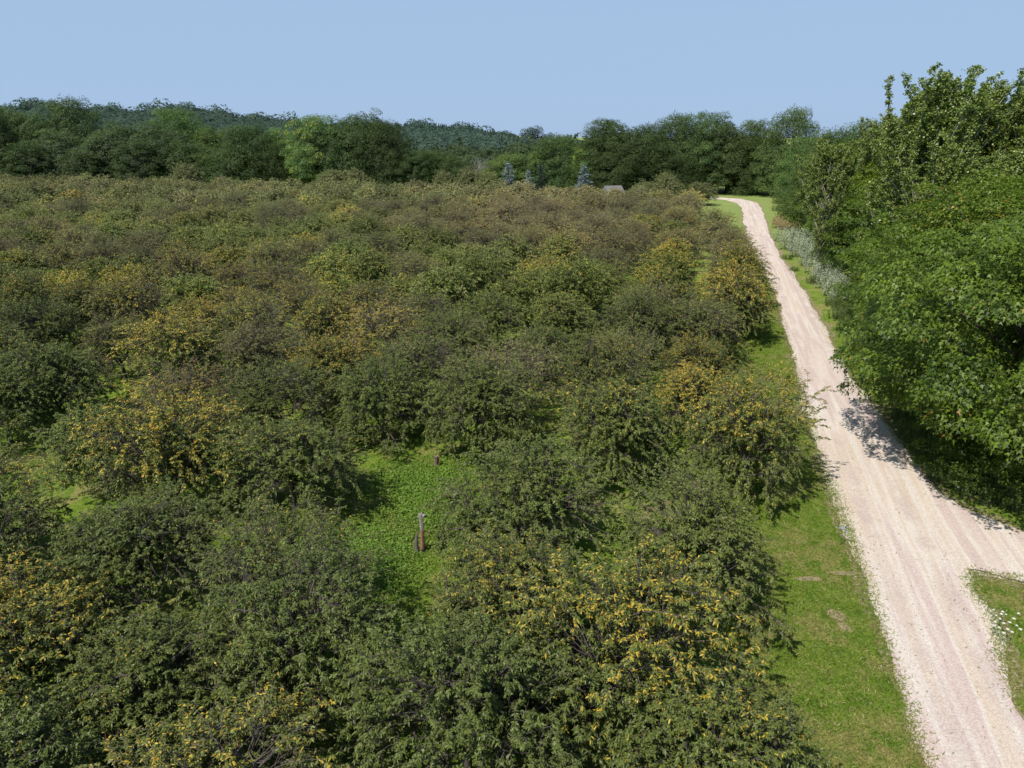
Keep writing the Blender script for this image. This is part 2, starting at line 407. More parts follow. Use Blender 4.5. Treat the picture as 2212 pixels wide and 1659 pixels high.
for l in list(oi.outputs['Color'].links):
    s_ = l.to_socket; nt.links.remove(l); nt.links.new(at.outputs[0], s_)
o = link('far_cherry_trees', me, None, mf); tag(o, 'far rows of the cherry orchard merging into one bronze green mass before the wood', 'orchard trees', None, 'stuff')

# ------------------------------------------------------------------ broad-leaved trees made of leaf pads
def pad_tree(seed, rad, H, z0, npad, padr, nleaf, leafL, style='maple', trunk_r=.25, asym=.12, top=.62, leafmode='maple', flat_=.6, upw=.85, fillb=.9, sep=.82, jit=.42):
    g = np.random.default_rng(seed)
    # crown surface: ellipsoid with broad lumps; pads sit on and a little inside it
    k = 10; lump_d = rdir(k, g); lump_a = g.uniform(-.3, .3, k)
    cz = z0+(H-z0)*.45; rz_up = H-cz; rz_dn = cz-z0
    D = rdir(npad*9, g); D = D[(D[:, 2] > -.75)]; n = len(D)
    lump = np.clip(1+np.sum(lump_a*np.maximum(0, D@lump_d.T)**3*1.6, 1), .72, 1.2)
    depth = 1.06-np.abs(g.normal(size=n))*.19
    depth[g.uniform(size=n) < .2] *= .72
    C = D*np.stack([np.full(n, rad), np.full(n, rad), np.where(D[:, 2] > 0, rz_up, rz_dn)], 1)*(lump*depth)[:, None]
    if fillb:
        zz = np.clip(-D[:, 2:3], 0, .75); C[:, :2] *= 1+(np.minimum(1/np.sqrt(1-zz**2), 1.5)-1)*fillb
    if style == 'maple': C[:, :2] *= (1-.18*np.clip(D[:, 2:3], 0, 1))
    C[:, 2] += cz
    C = C[C[:, 2] > z0*.6]; keep = []
    for i, q in enumerate(C):
        if len(keep) >= npad: break
        if keep and np.min(np.sum(((C[keep]-q)*[1, 1, 1.35])**2, 1)) < (padr*sep)**2: continue
        keep.append(i)
    C = C[keep]; n = len(C)
    C[:, 2] = np.minimum(C[:, 2], H*1.04)
    lines = []
    tr = curve_pts((0, 0, -.3), (0, 0, 1), H*top+.3, 6, 0, .04, g)
    lines.append((tr, np.linspace(trunk_r*1.25, trunk_r*.35, 7)))
    for c in C[g.uniform(size=n) < .45]:
        zt = np.clip(c[2]-np.hypot(c[0], c[1])*g.uniform(.45, .8), H*.1, H*top*.96)
        q = (zt+.3)/(H*top+.3)*6; qi = min(int(q), 5); p0 = tr[qi]+(tr[qi+1]-tr[qi])*(q-qi)
        mid = (p0+c)/2+g.normal(size=3)*.12*rad*.4; mid[2] += .06*rad
        t = np.linspace(0, 1, 6)[:, None]
        pts = (1-t)**2*p0+2*t*(1-t)*mid+t*t*c
        lines.append((pts, np.linspace(trunk_r*.28, trunk_r*.05, 6)))
    inn = C[g.uniform(size=n) < .8]*np.array([.72, .72, .9]); inn[:, 2] += .3
    C = np.concatenate([C, inn]); n = len(C)
    pr = padr*g.uniform(.65, 1.3, n); m = g.poisson(nleaf*(pr/padr)**1.6)
    idx = np.repeat(np.arange(n), m); N_ = len(idx)
    out = nrm(C-np.array([0, 0, cz])); out[:, 2] *= .5
    d = rdir(N_, g); d[:, 2] = np.abs(d[:, 2])*1.05-.2; d = nrm(d+out[idx]*.35)
    sub = rdir(6, g); bump_ = 1+.28*np.max((d@sub.T+g.normal(size=(1, 6))*.1)**5, 1)-.1
    off = d*np.array([1., 1., flat_])*(g.uniform(.78, 1.06, N_)*bump_)[:, None]*pr[idx][:, None]
    off[:, 2] -= .14*(np.hypot(off[:, 0], off[:, 1])**2)/pr[idx]
    Pn = C[idx]+off+out[idx]*.25*pr[idx][:, None]
    nor = nrm(nrm(d)*.9+np.array([0, 0, upw])+out[idx]*.35+g.normal(size=(N_, 3))*jit)
    ax = nrm(off*np.array([1, 1, .3])+g.normal(size=(N_, 3))*.3*pr[idx][:, None]+out[idx]*.3)
    h = np.clip((Pn[:, 2]-z0)/(H-z0), 0, 1)
    cl = g.uniform(size=n)
    attr = np.stack([g.uniform(size=N_), cl[idx], h], 1)
    L = leafL*g.uniform(.7, 1.25, N_)
    if leafmode == 'maple':
        v, f, a = maple_leaves(Pn, ax, L, nor, g.uniform(.05, .4, N_), attr)
    else:
        v, f, a = maple_leaves(Pn, ax, L, nor, g.uniform(.05, .4, N_), attr)
    return lines, (v, f, a)
def poplar_tree(seed, H, rad, nlead, leafL, nleaf):
    g = np.random.default_rng(seed); lines = []; An, Tw, Ax = [], [], []
    tr = curve_pts((0, 0, -.3), (0, 0, 1), H*.93, 10, 0, .025, g)
    lines.append((tr, np.linspace(.2, .03, 11)))
    leads = [(tr, 1.)]
    for i in range(nlead):
        z = g.uniform(.05, .78); q = z*10; qi = int(q); p = tr[qi]
        az = g.uniform(0, 6.28); el = R(g.uniform(48, 74)); L = min((1-z)*H*g.uniform(.7, 1.08), g.uniform(3.5, 8.5)) if i % 5 < 2 else (H*g.uniform(.84, 1.04)-z*H)*1.03
        if i % 5 >= 2: z = min(z+.25, .8); p = tr[int(z*10)]; L = max((H*g.uniform(.84, 1.04)-z*H)*1.04, 1.5); el = R(g.uniform(60, 78))
        s = curve_pts(p, (math.cos(az)*math.cos(el), math.sin(az)*math.cos(el), math.sin(el)), L, 6, -.7, .07, g)
        s[:, :2] = np.clip(s[:, :2], -rad, rad)
        lines.append((s, np.linspace(.07, .012, 7))); leads.append((s, 1))
    for s, _ in leads:
        k = len(s)-1; L = np.linalg.norm(s[-1]-s[0]); ntw = int(L*3.6)
        for j in range(ntw):
            t = .25+.75*(j+g.uniform())/ntw; x = t*k; q = min(int(x), k-1); p = s[q]+(s[q+1]-s[q])*(x-q)
            d = rdir(1, g)[0]; d[2] = abs(d[2])*.7+.25
            tw = curve_pts(p, nrm(d), g.uniform(.35, 1.1)*(1.25-.75*t), 3, -.3, .1, g)
            lines.append((tw, np.array([.012, .01, .007, .003])))
            m = int(nleaf*g.uniform(.5, 1.3)); xx = g.uniform(.1, 1, m)*3; qq = np.minimum(xx.astype(int), 2)
            An.append(tw[qq]+(tw[qq+1]-tw[qq])*(xx-qq)[:, None]+g.normal(size=(m, 3))*.07); Tw.append(np.full(m, g.uniform()))
    An = np.concatenate(An); Tw = np.concatenate(Tw); n = len(An)
    D = rdir(n, g); D[:, 2] = D[:, 2]*.6-.25
    L = leafL*g.uniform(.7, 1.2, n)
    v, f, a = leaves(An, D, L, L*.85, g.uniform(0, .3, n), g.normal(size=n)*.9, np.stack([g.uniform(size=n), Tw, np.clip(An[:, 2]/H, 0, 1)], 1), False)
    return lines, (v, f, a)
def meshes(res, wmat, lmat, sides=5):
    lines, (v, f, a) = res
    wv, wf = tubes(lines, sides)
    wm = tri_mesh('trunk', wv, wf, smooth=True); wm.materials.append(wmat)
    cm = tri_mesh('foliage', v, f, a); cm.materials.append(lmat)
    return wm, cm
def put_tree(name, proto, X, Y, label, cat='tree', group=None, s=(1, 1, 1), rz=None, colr=(0, 0, 1), Z=0):
    t = empty(name, (X, Y, Z), rng.uniform(0, 6.28) if rz is None else rz); t.scale = s
    tag(t, label, cat, group)
    link('trunk', proto[0], t); c = link('foliage', proto[1], t); c.color = (*colr, 1)
    return t

big = [meshes(pad_tree(500+i, 6.9, 12.2, .7, 200, 1.12, 360, .155, sep=1.42, flat_=.55, upw=.7, jit=.55, fillb=.6, trunk_r=.28), M['mbark'], M['maple'], 7) for i in range(2)]
med = [meshes(pad_tree(520+i, 5., 10., .1, 150, .92, 210, .17, sep=1.38, flat_=.6, upw=.6, trunk_r=.22), M['mbark'], M['maple']) for i in range(3)]
GH = 'trees of the hedgerow along the right side of the road'
put_tree('maple_tree', big[0], 21.5, 28.2, 'big bright green maple overhanging the road and casting the shadow on the gravel', group=GH, rz=.4, s=(1.0, .96, 1.), colr=(.03, .02, 1.))
put_tree('maple_tree', big[1], 27.6, 40.0, 'large maple with some orange-tinged leaves behind the one that shades the road', group=GH, rz=2.2, s=(1., 1., .96), colr=(.10, .05, 1.05))
put_tree('maple_tree', big[1], 31.0, 28.5, 'large maple at the right border of the photo, near the road fork', group=GH, rz=4.4, s=(1., 1., .95), colr=(.04, .03, 1.))
put_tree('maple_tree', med[1], 20.9, 27.0, 'small low maple at the right border under the big maples, above the branch road', group=GH, s=(.55, .5, .42), colr=(0, 0, .85))
hedge = [ # perp of centre, along, proto, scale, z scale, colour, label
 (16.0, 52, 0, 1.05, 1.0, (.05, .05, 1.0), 'maple between the poplars and the road, second back from the road shadow'),
 (16.3, 61, 1, 1.0, .86, (.0, .05, .95), 'low rounded green tree at the road edge beside the last pale weeds'),
 (17.4, 69, 2, 1.02, .85, (.05, .0, 1.15), 'bright yellow-green tree at the road edge beside the pale weeds'),
 (17.4, 78, 0, 1.05, .9, (0, 0, .8), 'dark green tree behind the pale weeds'),
 (18.0, 87, 1, 1.1, .95, (0, 0, 1.2), 'light green tree with a rounded top where the hedgerow steps back'),
 (18.0, 97, 2, 1.1, 1.0, (0, 0, .72), 'dark rounded tree overhanging the tan dry grass'),
 (16.6, 110, 0, 1.15, 1.15, (0, 0, .8), 'dull green hedgerow tree past the tan dry grass'),
 (18.6, 126, 1, 1.15, 1.35, (0, 0, .9), 'tall mid green hedgerow tree near the far bend'),
 (19.2, 140, 2, 1.2, 1.5, (0, 0, .68), 'dark tall tree with a pointed top near the far bend'),
 (18.6, 153, 0, 1.15, 1.45, (.05, 0, 1.05), 'sunlit tall tree just before the far bend of the road'),
 (19.4, 166, 1, 1.1, 1.45, (.05, 0, 1.1), 'yellow-green tree with visible pale trunks at the outer side of the far bend'),
 (13.6, 186, 1, 1.05, 1.42, (.05, 0, 1.05), 'sunlit tree with thin trunks right behind the far bend'),
 (17.0, 186, 2, 1.2, 1.62, (0, 0, .8), 'dark tree behind the sunlit one at the far bend'),
 (9.0, 192, 0, 1.15, 1.5, (0, 0, .8), 'dark tree behind the pale spruces at the bend'),
 (22.5, 170, 1, 1.3, 1.62, (0, 0, .8), 'dark round tree rising over the hedgerow end'),
 (21.0, 84, 1, 1.1, 1.0, (0, 0, .85), 'green tree filling the foot of the smallest poplars'),
 (21.5, 71, 2, 1.1, 1.05, (0, 0, .9), 'green tree below the stepped poplars, between them and the road trees'),
 (22.0, 95, 0, 1.15, 1.1, (0, 0, .75), 'dark tree behind the rounded light green hedgerow tree'),
 (26.5, 122, 0, 1.25, 1.5, (0, 0, .75), 'dark tree showing above the hedgerow left of the poplars'),
 (27, 146, 2, 1.25, 1.6, (0, 0, .8), 'dark crown rising behind the hedgerow near the bend'),
]
later = []
for p, al, k, s, sz, c, lab in hedge:
    X, Y = W(p, al)
    later.append((p, al, k, s, sz, c, lab)) if al >= 112 else put_tree('hedgerow_tree', med[k], X, Y, lab, group=GH, s=(s, s, s*sz), colr=c)
pops = [meshes(poplar_tree(600+i, 19.5, 3.0, 62, .135, 50), M['pbark'], M['poplar'], 5) for i in range(3)]
GP = 'poplars rising behind the hedgerow'
for X, Y, k, s, lab in [(32.2, 57, 0, 1.02, 'tall poplar with a spiky top, leftmost of the high group against the sky'),
                        (36.2, 58.5, 1, .98, 'tall poplar second from left in the high group against the sky'),
                        (38.9, 56, 2, 1.0, 'tall poplar third from left in the high group against the sky'),
                        (41.3, 55, 0, 1.03, 'tall poplar near the right border, highest spire of the group'),
                        (43.6, 54, 1, 1.0, 'tall poplar cut by the right border of the photo'),
                        (34.6, 66, 2, .90, 'poplar with a grey trunk half hidden behind the leftmost tall poplar'),
                        (38.5, 74, 1, .88, 'lower poplar stepping down to the left of the high group'),
                        (41.2, 83, 0, .86, 'smallest poplar at the left end, beside the dark hedgerow trees'),
                        (30.6, 51.5, 1, .74, 'short olive poplar in front of the high group, above the maples'),
                        (35.0, 50.5, 2, .76, 'short olive poplar with white branches above the large maples'),
                        (37.3, 66, 0, .95, 'poplar in the back of the high group, seen between its trunks'),
                        (34.0, 61.5, 1, .99, 'poplar tucked between the leftmost tall poplar and the next spire'),
                        (32.4, 75, 0, .74, 'low poplar at the foot of the stepped left end of the group'),
                        (39.5, 60, 0, .97, 'poplar with silvery leaf tips behind the third tall spire'),
                        (40.0, 50, 1, .80, 'short poplar by the right border above the orange-tinged maple'),
                        (44.5, 62, 2, .98, 'poplar behind the high group at the right border')]:
    put_tree('poplar_tree', pops[k], X, Y, lab, group=GP, s=(s*1.2, s*1.2, s*.98), colr=(.05, .05, 1.05))

# ------------------------------------------------------------------ wood edge beyond the orchard
wood_p = [meshes(pad_tree(700+i, 6.5, 17, .3, 190, 1.3, 140, .27, sep=1.15, trunk_r=.3, leafmode='plain', flat_=.95, upw=.35), M['mbark'], M['far'], 4) for i in range(4)]
tallp = [meshes(pad_tree(720+i, 4.2, 19, .3, 200, .85, 85, .26, sep=1.2, style='tall', trunk_r=.25, leafmode='plain', flat_=.95, upw=.35), M['pbark'], M['far'], 4) for i in range(2)]
for p, al, k, s, sz, c, lab in later:
    X, Y = W(p, al); q = s*5.3/6.5; put_tree('hedgerow_tree', wood_p[k], X, Y, lab, group=GH, s=(q, q, s*sz*10.2/17.3*(.73 if al < 175 else .9)), colr=(c[0], c[1], c[2]*1.35))
GW = 'trees of the wood edge beyond the orchard'
# photo x of centre, photo width, photo y of top, distance, proto, (yellow, brown, brightness), label
WT = [
 (8, 85, 246, 196, 0, (0, 0, .62), 'dark green tree at the extreme left of the wood edge'),
 (62, 95, 240, 214, 3, (0, .2, .95), 'grey-green tree just right of the dark leftmost one'),
 (105, 110, 224, 216, 1, (0, .15, 1.0), 'tallest grey-green tree in the left part of the wood edge'),
 (180, 115, 229, 214, 2, (0, .25, .92), 'broad grey-green tree right of the tallest one on the left'),
 (130, 90, 285, 198, 4, (0, .5, 1.25), 'pale grey-leaved tree in front of the tallest left tree'),
 (232, 100, 262, 197, 5, (0, .5, 1.1), 'grey-leaved tree with pale trunk before the wood on the left'),
 (280, 110, 245, 208, 5, (0, .4, 1.05), 'grey-green tree with a flat top in the left wood edge'),
 (345, 95, 268, 200, 4, (0, .45, 1.05), 'grey-green tree left of the bright green crown'),
 (395, 100, 247, 222, 0, (0, 0, 1.5), 'bright green rounded crown standing behind the grey-green trees'),
 (405, 90, 290, 196, 5, (0, .3, 1.1), 'soft green tree below the bright green crown'),
 (470, 85, 255, 216, 5, (0, .1, 1.25), 'tall light green tree right of the bright crown'),
 (455, 90, 300, 196, 1, (0, .05, 1.15), 'mid green rounded tree at the orchard end, left of the dark pointed one'),
 (545, 125, 283, 192, 2, (0, 0, .85), 'broad dark green tree left of the narrow yellow-green one'),
 (612, 66, 283, 196, 4, (.25, 0, 1.8), 'narrow yellow-green tree between two dark broad trees'),
 (500, 60, 318, 190, 3, (0, 0, .9), 'small dark tree at the orchard end in the left third'),
 (690, 110, 262, 186, 0, (.2, 0, 1.6), 'big round tree with a sunlit yellow-green left side'),  # sunlit side of the clump painted as a brighter, yellower crown
 (738, 120, 244, 186, 1, (0, 0, .85), 'tall dense dark green tree in the big clump left of centre'),
 (785, 110, 247, 188, 3, (0, 0, .95), 'tall dense tree forming the right top of the big clump'),
 (830, 95, 275, 185, 2, (0, 0, .62), 'dark tree sloping down on the right of the big clump'),  # shaded side of the clump painted as a darker crown
 (900, 75, 326, 184, 3, (0, .1, .8), 'low dark tree right of the big clump'),
 (940, 70, 334, 186, 0, (0, .1, 1.0), 'low green tree in the dip of the wood edge'),
 (985, 66, 340, 182, 4, (0, 0, .85), 'low narrow green tree left of the grey bare bushes'),
 (1106, 105, 318, 186, 1, (.12, 0, 1.4), 'yellow-green round tree behind the pale spruce in the centre'),
 (1160, 70, 328, 192, 3, (.0, .2, 1.05), 'greyish round tree beside the yellow-green one in the centre'),
 (1212, 105, 303, 186, 2, (.0, 0, 1.0), 'mid green round tree left of the big maples'),
 (1252, 50, 322, 181, 4, (.3, 0, 2.0), 'narrow bright yellow-green tree in front of the big maples'),
 (1300, 110, 270, 184, 0, (0, 0, .82), 'dark round tree at the left end of the big maples'),
 (1362, 140, 254, 182, 1, (0, 0, .72), 'highest dome-shaped dark maple right of centre'),
 (1335, 110, 312, 175, 3, (0, 0, .62), 'lower dark tree in front of the dome-shaped maple'),
 (1462, 100, 262, 184, 2, (0, 0, .9), 'round tree right of the notch of sky between the maples'),
 (1516, 105, 256, 184, 0, (0, 0, 1.15), 'maple with bright green patches, tallest before the road bend'),
 (1440, 90, 320, 176, 1, (0, 0, .66), 'dark low crown under the notch of sky'),
 (1575, 110, 263, 183, 3, (0, 0, .78), 'dark tree behind the small spruces at the road bend'),
 (1622, 75, 272, 190, 1, (0, 0, .9), 'rightmost dark tree before the hedgerow begins'),
 (1395, 100, 282, 190, 2, (0, 0, .7), 'dark tree filling the space behind the dome-shaped maple'),
 (1540, 100, 310, 189, 2, (0, 0, .6), 'dark lower tree left of the small spruces'),
 (655, 60, 300, 192, 5, (.15, 0, 1.5), 'light green slender tree touching the sunlit round tree'),
 (590, 70, 320, 188, 2, (0, 0, .75), 'low dark tree under the narrow yellow-green one'),
 (1010, 60, 338, 215, 4, (0, .6, 1.35), 'pale greyish tree in the dip, farther back'),
 (300, 80, 305, 192, 4, (0, .4, 1.0), 'low grey-green tree along the left orchard end'),
 (180, 80, 310, 191, 5, (0, .4, 1.0), 'low grey-leaved tree under the broad grey-green one'),
 (60, 80, 310, 192, 4, (0, .3, .95), 'low grey-green tree by the dark leftmost one'),
]
for px, wpx, ty, D_, k, c, lab in WT:
    X = (px-1106)/FOC*(D_*math.cos(PITCH)+CAMH*math.sin(PITCH)*.5)
    zc = D_*math.cos(PITCH)+2
    v = (829.5-ty)/FOC
    dy = math.cos(PITCH)+v*math.sin(PITCH); dz = -math.sin(PITCH)+v*math.cos(PITCH)
    H = CAMH+D_*dz/dy; rad = wpx/2/FOC*zc*1.12
    if k < 4: pr, r0, h0 = wood_p[k], 6.5, 17.3
    else: pr, r0, h0 = tallp[k-4], 4.2, 19.3
    c = (c[0], c[1], c[2]*1.0)
    put_tree('broadleaf_tree', pr, X, D_, lab, group=GW, s=(rad/r0, rad/r0, H/h0), colr=c)
# understorey that closes the foot of the wood
g = rng; lines_, Vl = None, None

# spruces
def spruce(seed, H, rad, layers, per):
    g = np.random.default_rng(seed); lines = [(np.array([(0, 0, -.2), (0, 0, H*.5), (0, 0, H)]), np.array([.12, .07, .01]))]; An, D, T = [], [], []
    for i in range(layers):
        z = H*(.04+.95*i/layers); r = rad*(1-i/layers)**.85*g.uniform(.85, 1.1)+.08; nb = max(5, int(13*(1-i/layers))+4)
        for j in range(nb):
            az = g.uniform(0, 6.28); d = np.array([math.cos(az), math.sin(az), 0]); rr = r*g.uniform(.8, 1.1)
            t = g.uniform(.1, 1, per); p = np.array([0, 0, z])+d*(t*rr)[:, None]; p[:, 2] += -.22*t*rr+.12*(t**2)*rr
            p += g.normal(size=(per, 3))*np.array([.1, .1, .03])
            An.append(p); D.append(np.tile(d, (per, 1))+g.normal(size=(per, 3))*.45); T.append(np.full(per, g.uniform()))
            lines.append((np.array([[0, 0, z], [0, 0, z]+d*rr*.9+[0, 0, -.1*rr]]), np.array([.03, .01])))
    An, D, T = np.concatenate(An), nrm(np.concatenate(D)), np.concatenate(T); n = len(An)
    L = g.uniform(.16, .32, n)
    return lines, leaves(An, D, L, L*.3, g.uniform(-.2, .3, n), g.normal(size=n)*.5, np.stack([g.uniform(size=n), T, An[:, 2]/H], 1), False)
def spruce_mat(name, a, b):
    return leaf_material(name, a, b, a, b, 0, gloss=.2, rough=.6, trans=.08, tcol=(1, 1, 1))
sp_blue = meshes(spruce(801, 6., 2.0, 20, 26), M['mbark'], spruce_mat('blue_spruce_needle', (.09, .13, .14), (.27, .34, .37)), 4)
sp_dark = meshes(spruce(802, 6., 2.2, 18, 26), M['mbark'], spruce_mat('dark_spruce_needle', (.018, .035, .025), (.06, .095, .06)), 4)
sp_grn = meshes(spruce(803, 6., 1.7, 20, 26), M['mbark'], spruce_mat('green_spruce_needle', (.06, .10, .06), (.16, .22, .14)), 4)
def put_spruce(px, w, ty, by_y, pr, r0, lab, name='spruce_tree'):
    D_ = by_y; X = (px-1106)/FOC*(D_*math.cos(PITCH)+3)
    v = (829.5-ty)/FOC; H = CAMH+D_*(-math.sin(PITCH)+v*math.cos(PITCH))/(math.cos(PITCH)+v*math.sin(PITCH))
    s = w/2/FOC*(D_*math.cos(PITCH))/r0*1.1
    put_tree(name, pr, X, D_, lab, group='spruces at the end of the orchard', s=(s, s, H/6.), colr=(0, 0, 1))
put_spruce(1098, 50, 350, 168, sp_blue, 2.0, 'silvery blue spruce left of the dark spruce, in front of the yellow-green tree')
put_spruce(1168, 50, 352, 164, sp_dark, 2.2, 'dark green spruce with layered boughs between the two silvery blue ones')
put_spruce(1262, 48, 352, 165, sp_blue, 2.0, 'silvery blue spruce right of the dark spruce, before the big maples')
put_spruce(1142, 36, 364, 168, sp_blue, 2.0, 'small bluish spruce touching the dark spruce on its left')
put_spruce(1577, 24, 400, 185, sp_dark, 2.2, 'small dark spruce left of the row at the road bend')
put_spruce(1593, 20, 396, 184, sp_blue, 2.0, 'small narrow blue spruce at the road bend')
put_spruce(1612, 26, 388, 184, sp_grn, 1.7, 'taller pale green spruce at the road bend, left of its twin')
put_spruce(1632, 28, 387, 183, sp_grn, 1.7, 'pale green spruce at the road bend, nearest to the hedgerow')

# greener, bushier trees along the orchard's far end
for px, ty, D_, s, c in [(405, 352, 172, 1.5, (.0, .0, 1.2)), (720, 359, 166, 1.5, (.1, 0, 1.35)), (765, 362, 166, 1.3, (.1, 0, 1.3)), (1440, 374, 150, 1.35, (.05, 0, 1.3)),
                         (1390, 384, 148, 1.1, (.05, 0, 1.2)), (1515, 388, 152, 1.3, (.05, .1, 1.0)), (1010, 366, 166, 1.2, (.05, .1, 1.2)), (960, 368, 166, 1.1, (0, .1, 1.2)), (1050, 368, 166, 1.2, (.2, 0, 1.3))]:
    X = (px-1106)/FOC*(D_*.943+3)
    v = (829.5-ty)/FOC; H = CAMH+D_*(-math.sin(PITCH)+v*math.cos(PITCH))/(math.cos(PITCH)+v*math.sin(PITCH))
    t = empty('bush', (X, D_, 0), rng.uniform(0, 6.28)); t.scale = (s, s, H/4.3)
    tag(t, 'rounded olive green bush standing at the far end of the orchard before the wood', 'bush', 'olive bushes at the end of the orchard')
    w_, c_, _ = mid_p[rng.integers(5)]
    link('stems', w_, t); q = link('foliage', c_, t); q.color = (*c, 1)

# grey leafless bushes in the dip
for k, (px, ty, D_) in enumerate([(1022, 334, 205), (1045, 340, 200), (1062, 338, 208)]):
    g = np.random.default_rng(900+k); lines = []
    X = (px-1106)/FOC*(D_*.943+3)
    for i in range(46):
        az = g.uniform(0, 6.28); el = R(g.uniform(50, 88)); s = curve_pts((g.normal()*.4, g.normal()*.4, -.1), (math.cos(az)*math.cos(el), math.sin(az)*math.cos(el), math.sin(el)), g.uniform(5, 8.4), 6, .1, .09, g)
        lines.append((s, np.linspace(.12, .04, 7)))
        for j in range(5):
            q = g.integers(2, 6); d = rdir(1, g)[0]; d[2] = abs(d[2])+.3
            lines.append((curve_pts(s[q], nrm(d), g.uniform(1, 2.2), 3, 0, .15, g), np.array([.05, .04, .035, .02])))
    v, f = tubes(lines, 3)
    o = link('bare_shrub', tri_mesh('bare_shrub', v, f), None, flat('dead_wood_%d' % k, (.24, .23, .20))); o.location = (X, D_, 0)
    tag(o, 'grey leafless shrub in the dip of the wood edge', 'bush', 'grey bare shrubs in the dip')

# ------------------------------------------------------------------ the far wooded hill
prof = [(-900, 262), (-300, 250), (0, 256), (100, 244), (200, 234), (320, 240), (400, 240), (480, 236), (540, 247), (640, 258), (700, 264), (800, 268), (900, 269), (1000, 271), (1050, 277), (1100, 290), (1140, 306), (1200, 316), (1500, 322), (2300, 322), (3300, 320)]
HD = 760.
def ridge_h(X, Y):
    az = X/Y*FOC/1.0; px = 1106+az/ (1/.943) ; py = np.interp(px, [a for a, b in prof], [b for a, b in prof])
    return CAMH+(292-py)/FOC*HD*1.06-17.
def terr(X, Y):
    t = np.clip((Y-330)/(HD-330), 0, 1); t = t*t*(3-2*t)
    h = ridge_h(X, np.maximum(Y, 1.))*t
    back = np.clip((Y-HD)/500, 0, 1)
    return h*(1-.6*back)
# foothill clump trees: leafy balls with uneven outlines
def ball(seed, n, conifer=False):
    g = np.random.default_rng(seed); d = rdir(n, g); d[:, 2] = np.abs(d[:, 2])*1.2-.35
    lump_d = rdir(7, g); r = 1+.28*np.sum(np.maximum(0, d@lump_d.T)**4, 1)-.12
    if conifer:
        z = g.uniform(0, 1, n)**1.3; az = g.uniform(0, 6.28, n); rr = (1-z)*.42
        P0 = np.stack([np.cos(az)*rr, np.sin(az)*rr, z*2.2-.4], 1); d = nrm(np.stack([np.cos(az), np.sin(az), .5*np.ones(n)], 1)); L = g.uniform(.16, .3, n)
    else:
        P0 = nrm(d)*r[:, None]*g.uniform(.85, 1., n)[:, None]*np.array([1, 1, .95]); L = g.uniform(.16, .32, n)
    nor = nrm(nrm(d)+g.normal(size=(n, 3))*.28+np.array([0, 0, .25])); ax = nrm(np.cross(nor, rdir(n, g)))
    return maple_leaves(P0, ax, L, nor, g.uniform(0, .2, n), np.stack([g.uniform(size=n), np.zeros(n), np.clip(P0[:, 2]*.5+.5, 0, 1)], 1))
balls = [ball(1000+i, 260) for i in range(5)]; cones = [ball(1020+i, 110, True) for i in range(3)]
def wood_mass(items):
    Vs, Fs, As = [], [], []; base = 0
    for X, Y, Z, s, sz, kind, shade in items:
        v, f, a = (cones if kind else balls)[rng.integers(3)]
        th = rng.uniform(0, 6.28); c_, s_ = math.cos(th), math.sin(th)
        vv = v@np.array([[c_, s_, 0], [-s_, c_, 0], [0, 0, 1]])*np.array([s, s, sz])+np.array([X, Y, Z])
        a = a.copy(); a[:, 1] = shade
        Vs.append(vv); Fs.append(f+base); As.append(a); base += len(v)
    return tri_mesh('wood', np.concatenate(Vs), np.concatenate(Fs), np.concatenate(As))
items = []
for i in range(5200):
    u = rng.uniform(0, 1); Y = 360+(HD+30-360)*u**.8; px = rng.uniform(-260, 1500); X = (px-1106)/FOC*Y*.943
    z = float(terr(X, Y)); con = rng.uniform() < (.75 if (640 < px < 1090 and Y > 640) else .06); s = rng.uniform(4.2, 7.5)
    if Y > 690 and not con: s *= rng.choice([.8, .9, 1., 1.3, 1.55])
    if con: items.append((X, Y, z+2.5, rng.uniform(4, 6.5), rng.uniform(4.6, 7.2), 1, rng.uniform(0, .5)))
    else: items.append((X, Y, z+s*.75, s, s*rng.uniform(.8, 1.1), 0, rng.uniform()))
for px in (450, 463, 478, 492, 505):                                       # domed clump standing on the ridge
    X = (px-1106)/FOC*HD*.943; items.append((X, HD-5, float(terr(X, HD))+8.5, 7.5, 7.2, 0, .2))
me = wood_mass(items)
mh = leaf_material('hazy_hill_leaf', (.058, .098, .080), (.110, .165, .115), (.1, .1, .1), (.1, .1, .1), 0, gloss=.0, rough=1., trans=.3, tcol=(1, 1, 1))  # pale blue of distance haze is mixed into these leaf colours
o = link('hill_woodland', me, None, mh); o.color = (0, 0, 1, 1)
tag(o, 'hazy blue-green woodland covering the low hill along the horizon', 'woodland', None, 'stuff')
# nearer low wood between the wood edge and the hill
items = []
for i in range(1250):
    Y = rng.uniform(222, 350); px = rng.uniform(-250, 2150); X = (px-1106)/FOC*Y*.943; s = rng.uniform(3., 5.2)*(1.35 if 1120 < px < 1330 else 1.)
    if 1000 < px < 1075 and Y < 240: continue
    items.append((X, Y, s*.7+rng.uniform(-1, 1.5), s, s*rng.uniform(.9, 1.2), rng.uniform() < .05, rng.uniform()))
me = wood_mass(items)
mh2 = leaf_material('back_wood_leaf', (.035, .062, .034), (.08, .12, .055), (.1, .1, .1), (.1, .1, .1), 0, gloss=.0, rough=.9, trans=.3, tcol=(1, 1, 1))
o = link('back_woodland', me, None, mh2); o.color = (0, 0, 1, 1)
tag(o, 'dense green woodland in the dip behind the first line of trees', 'woodland', None, 'stuff')
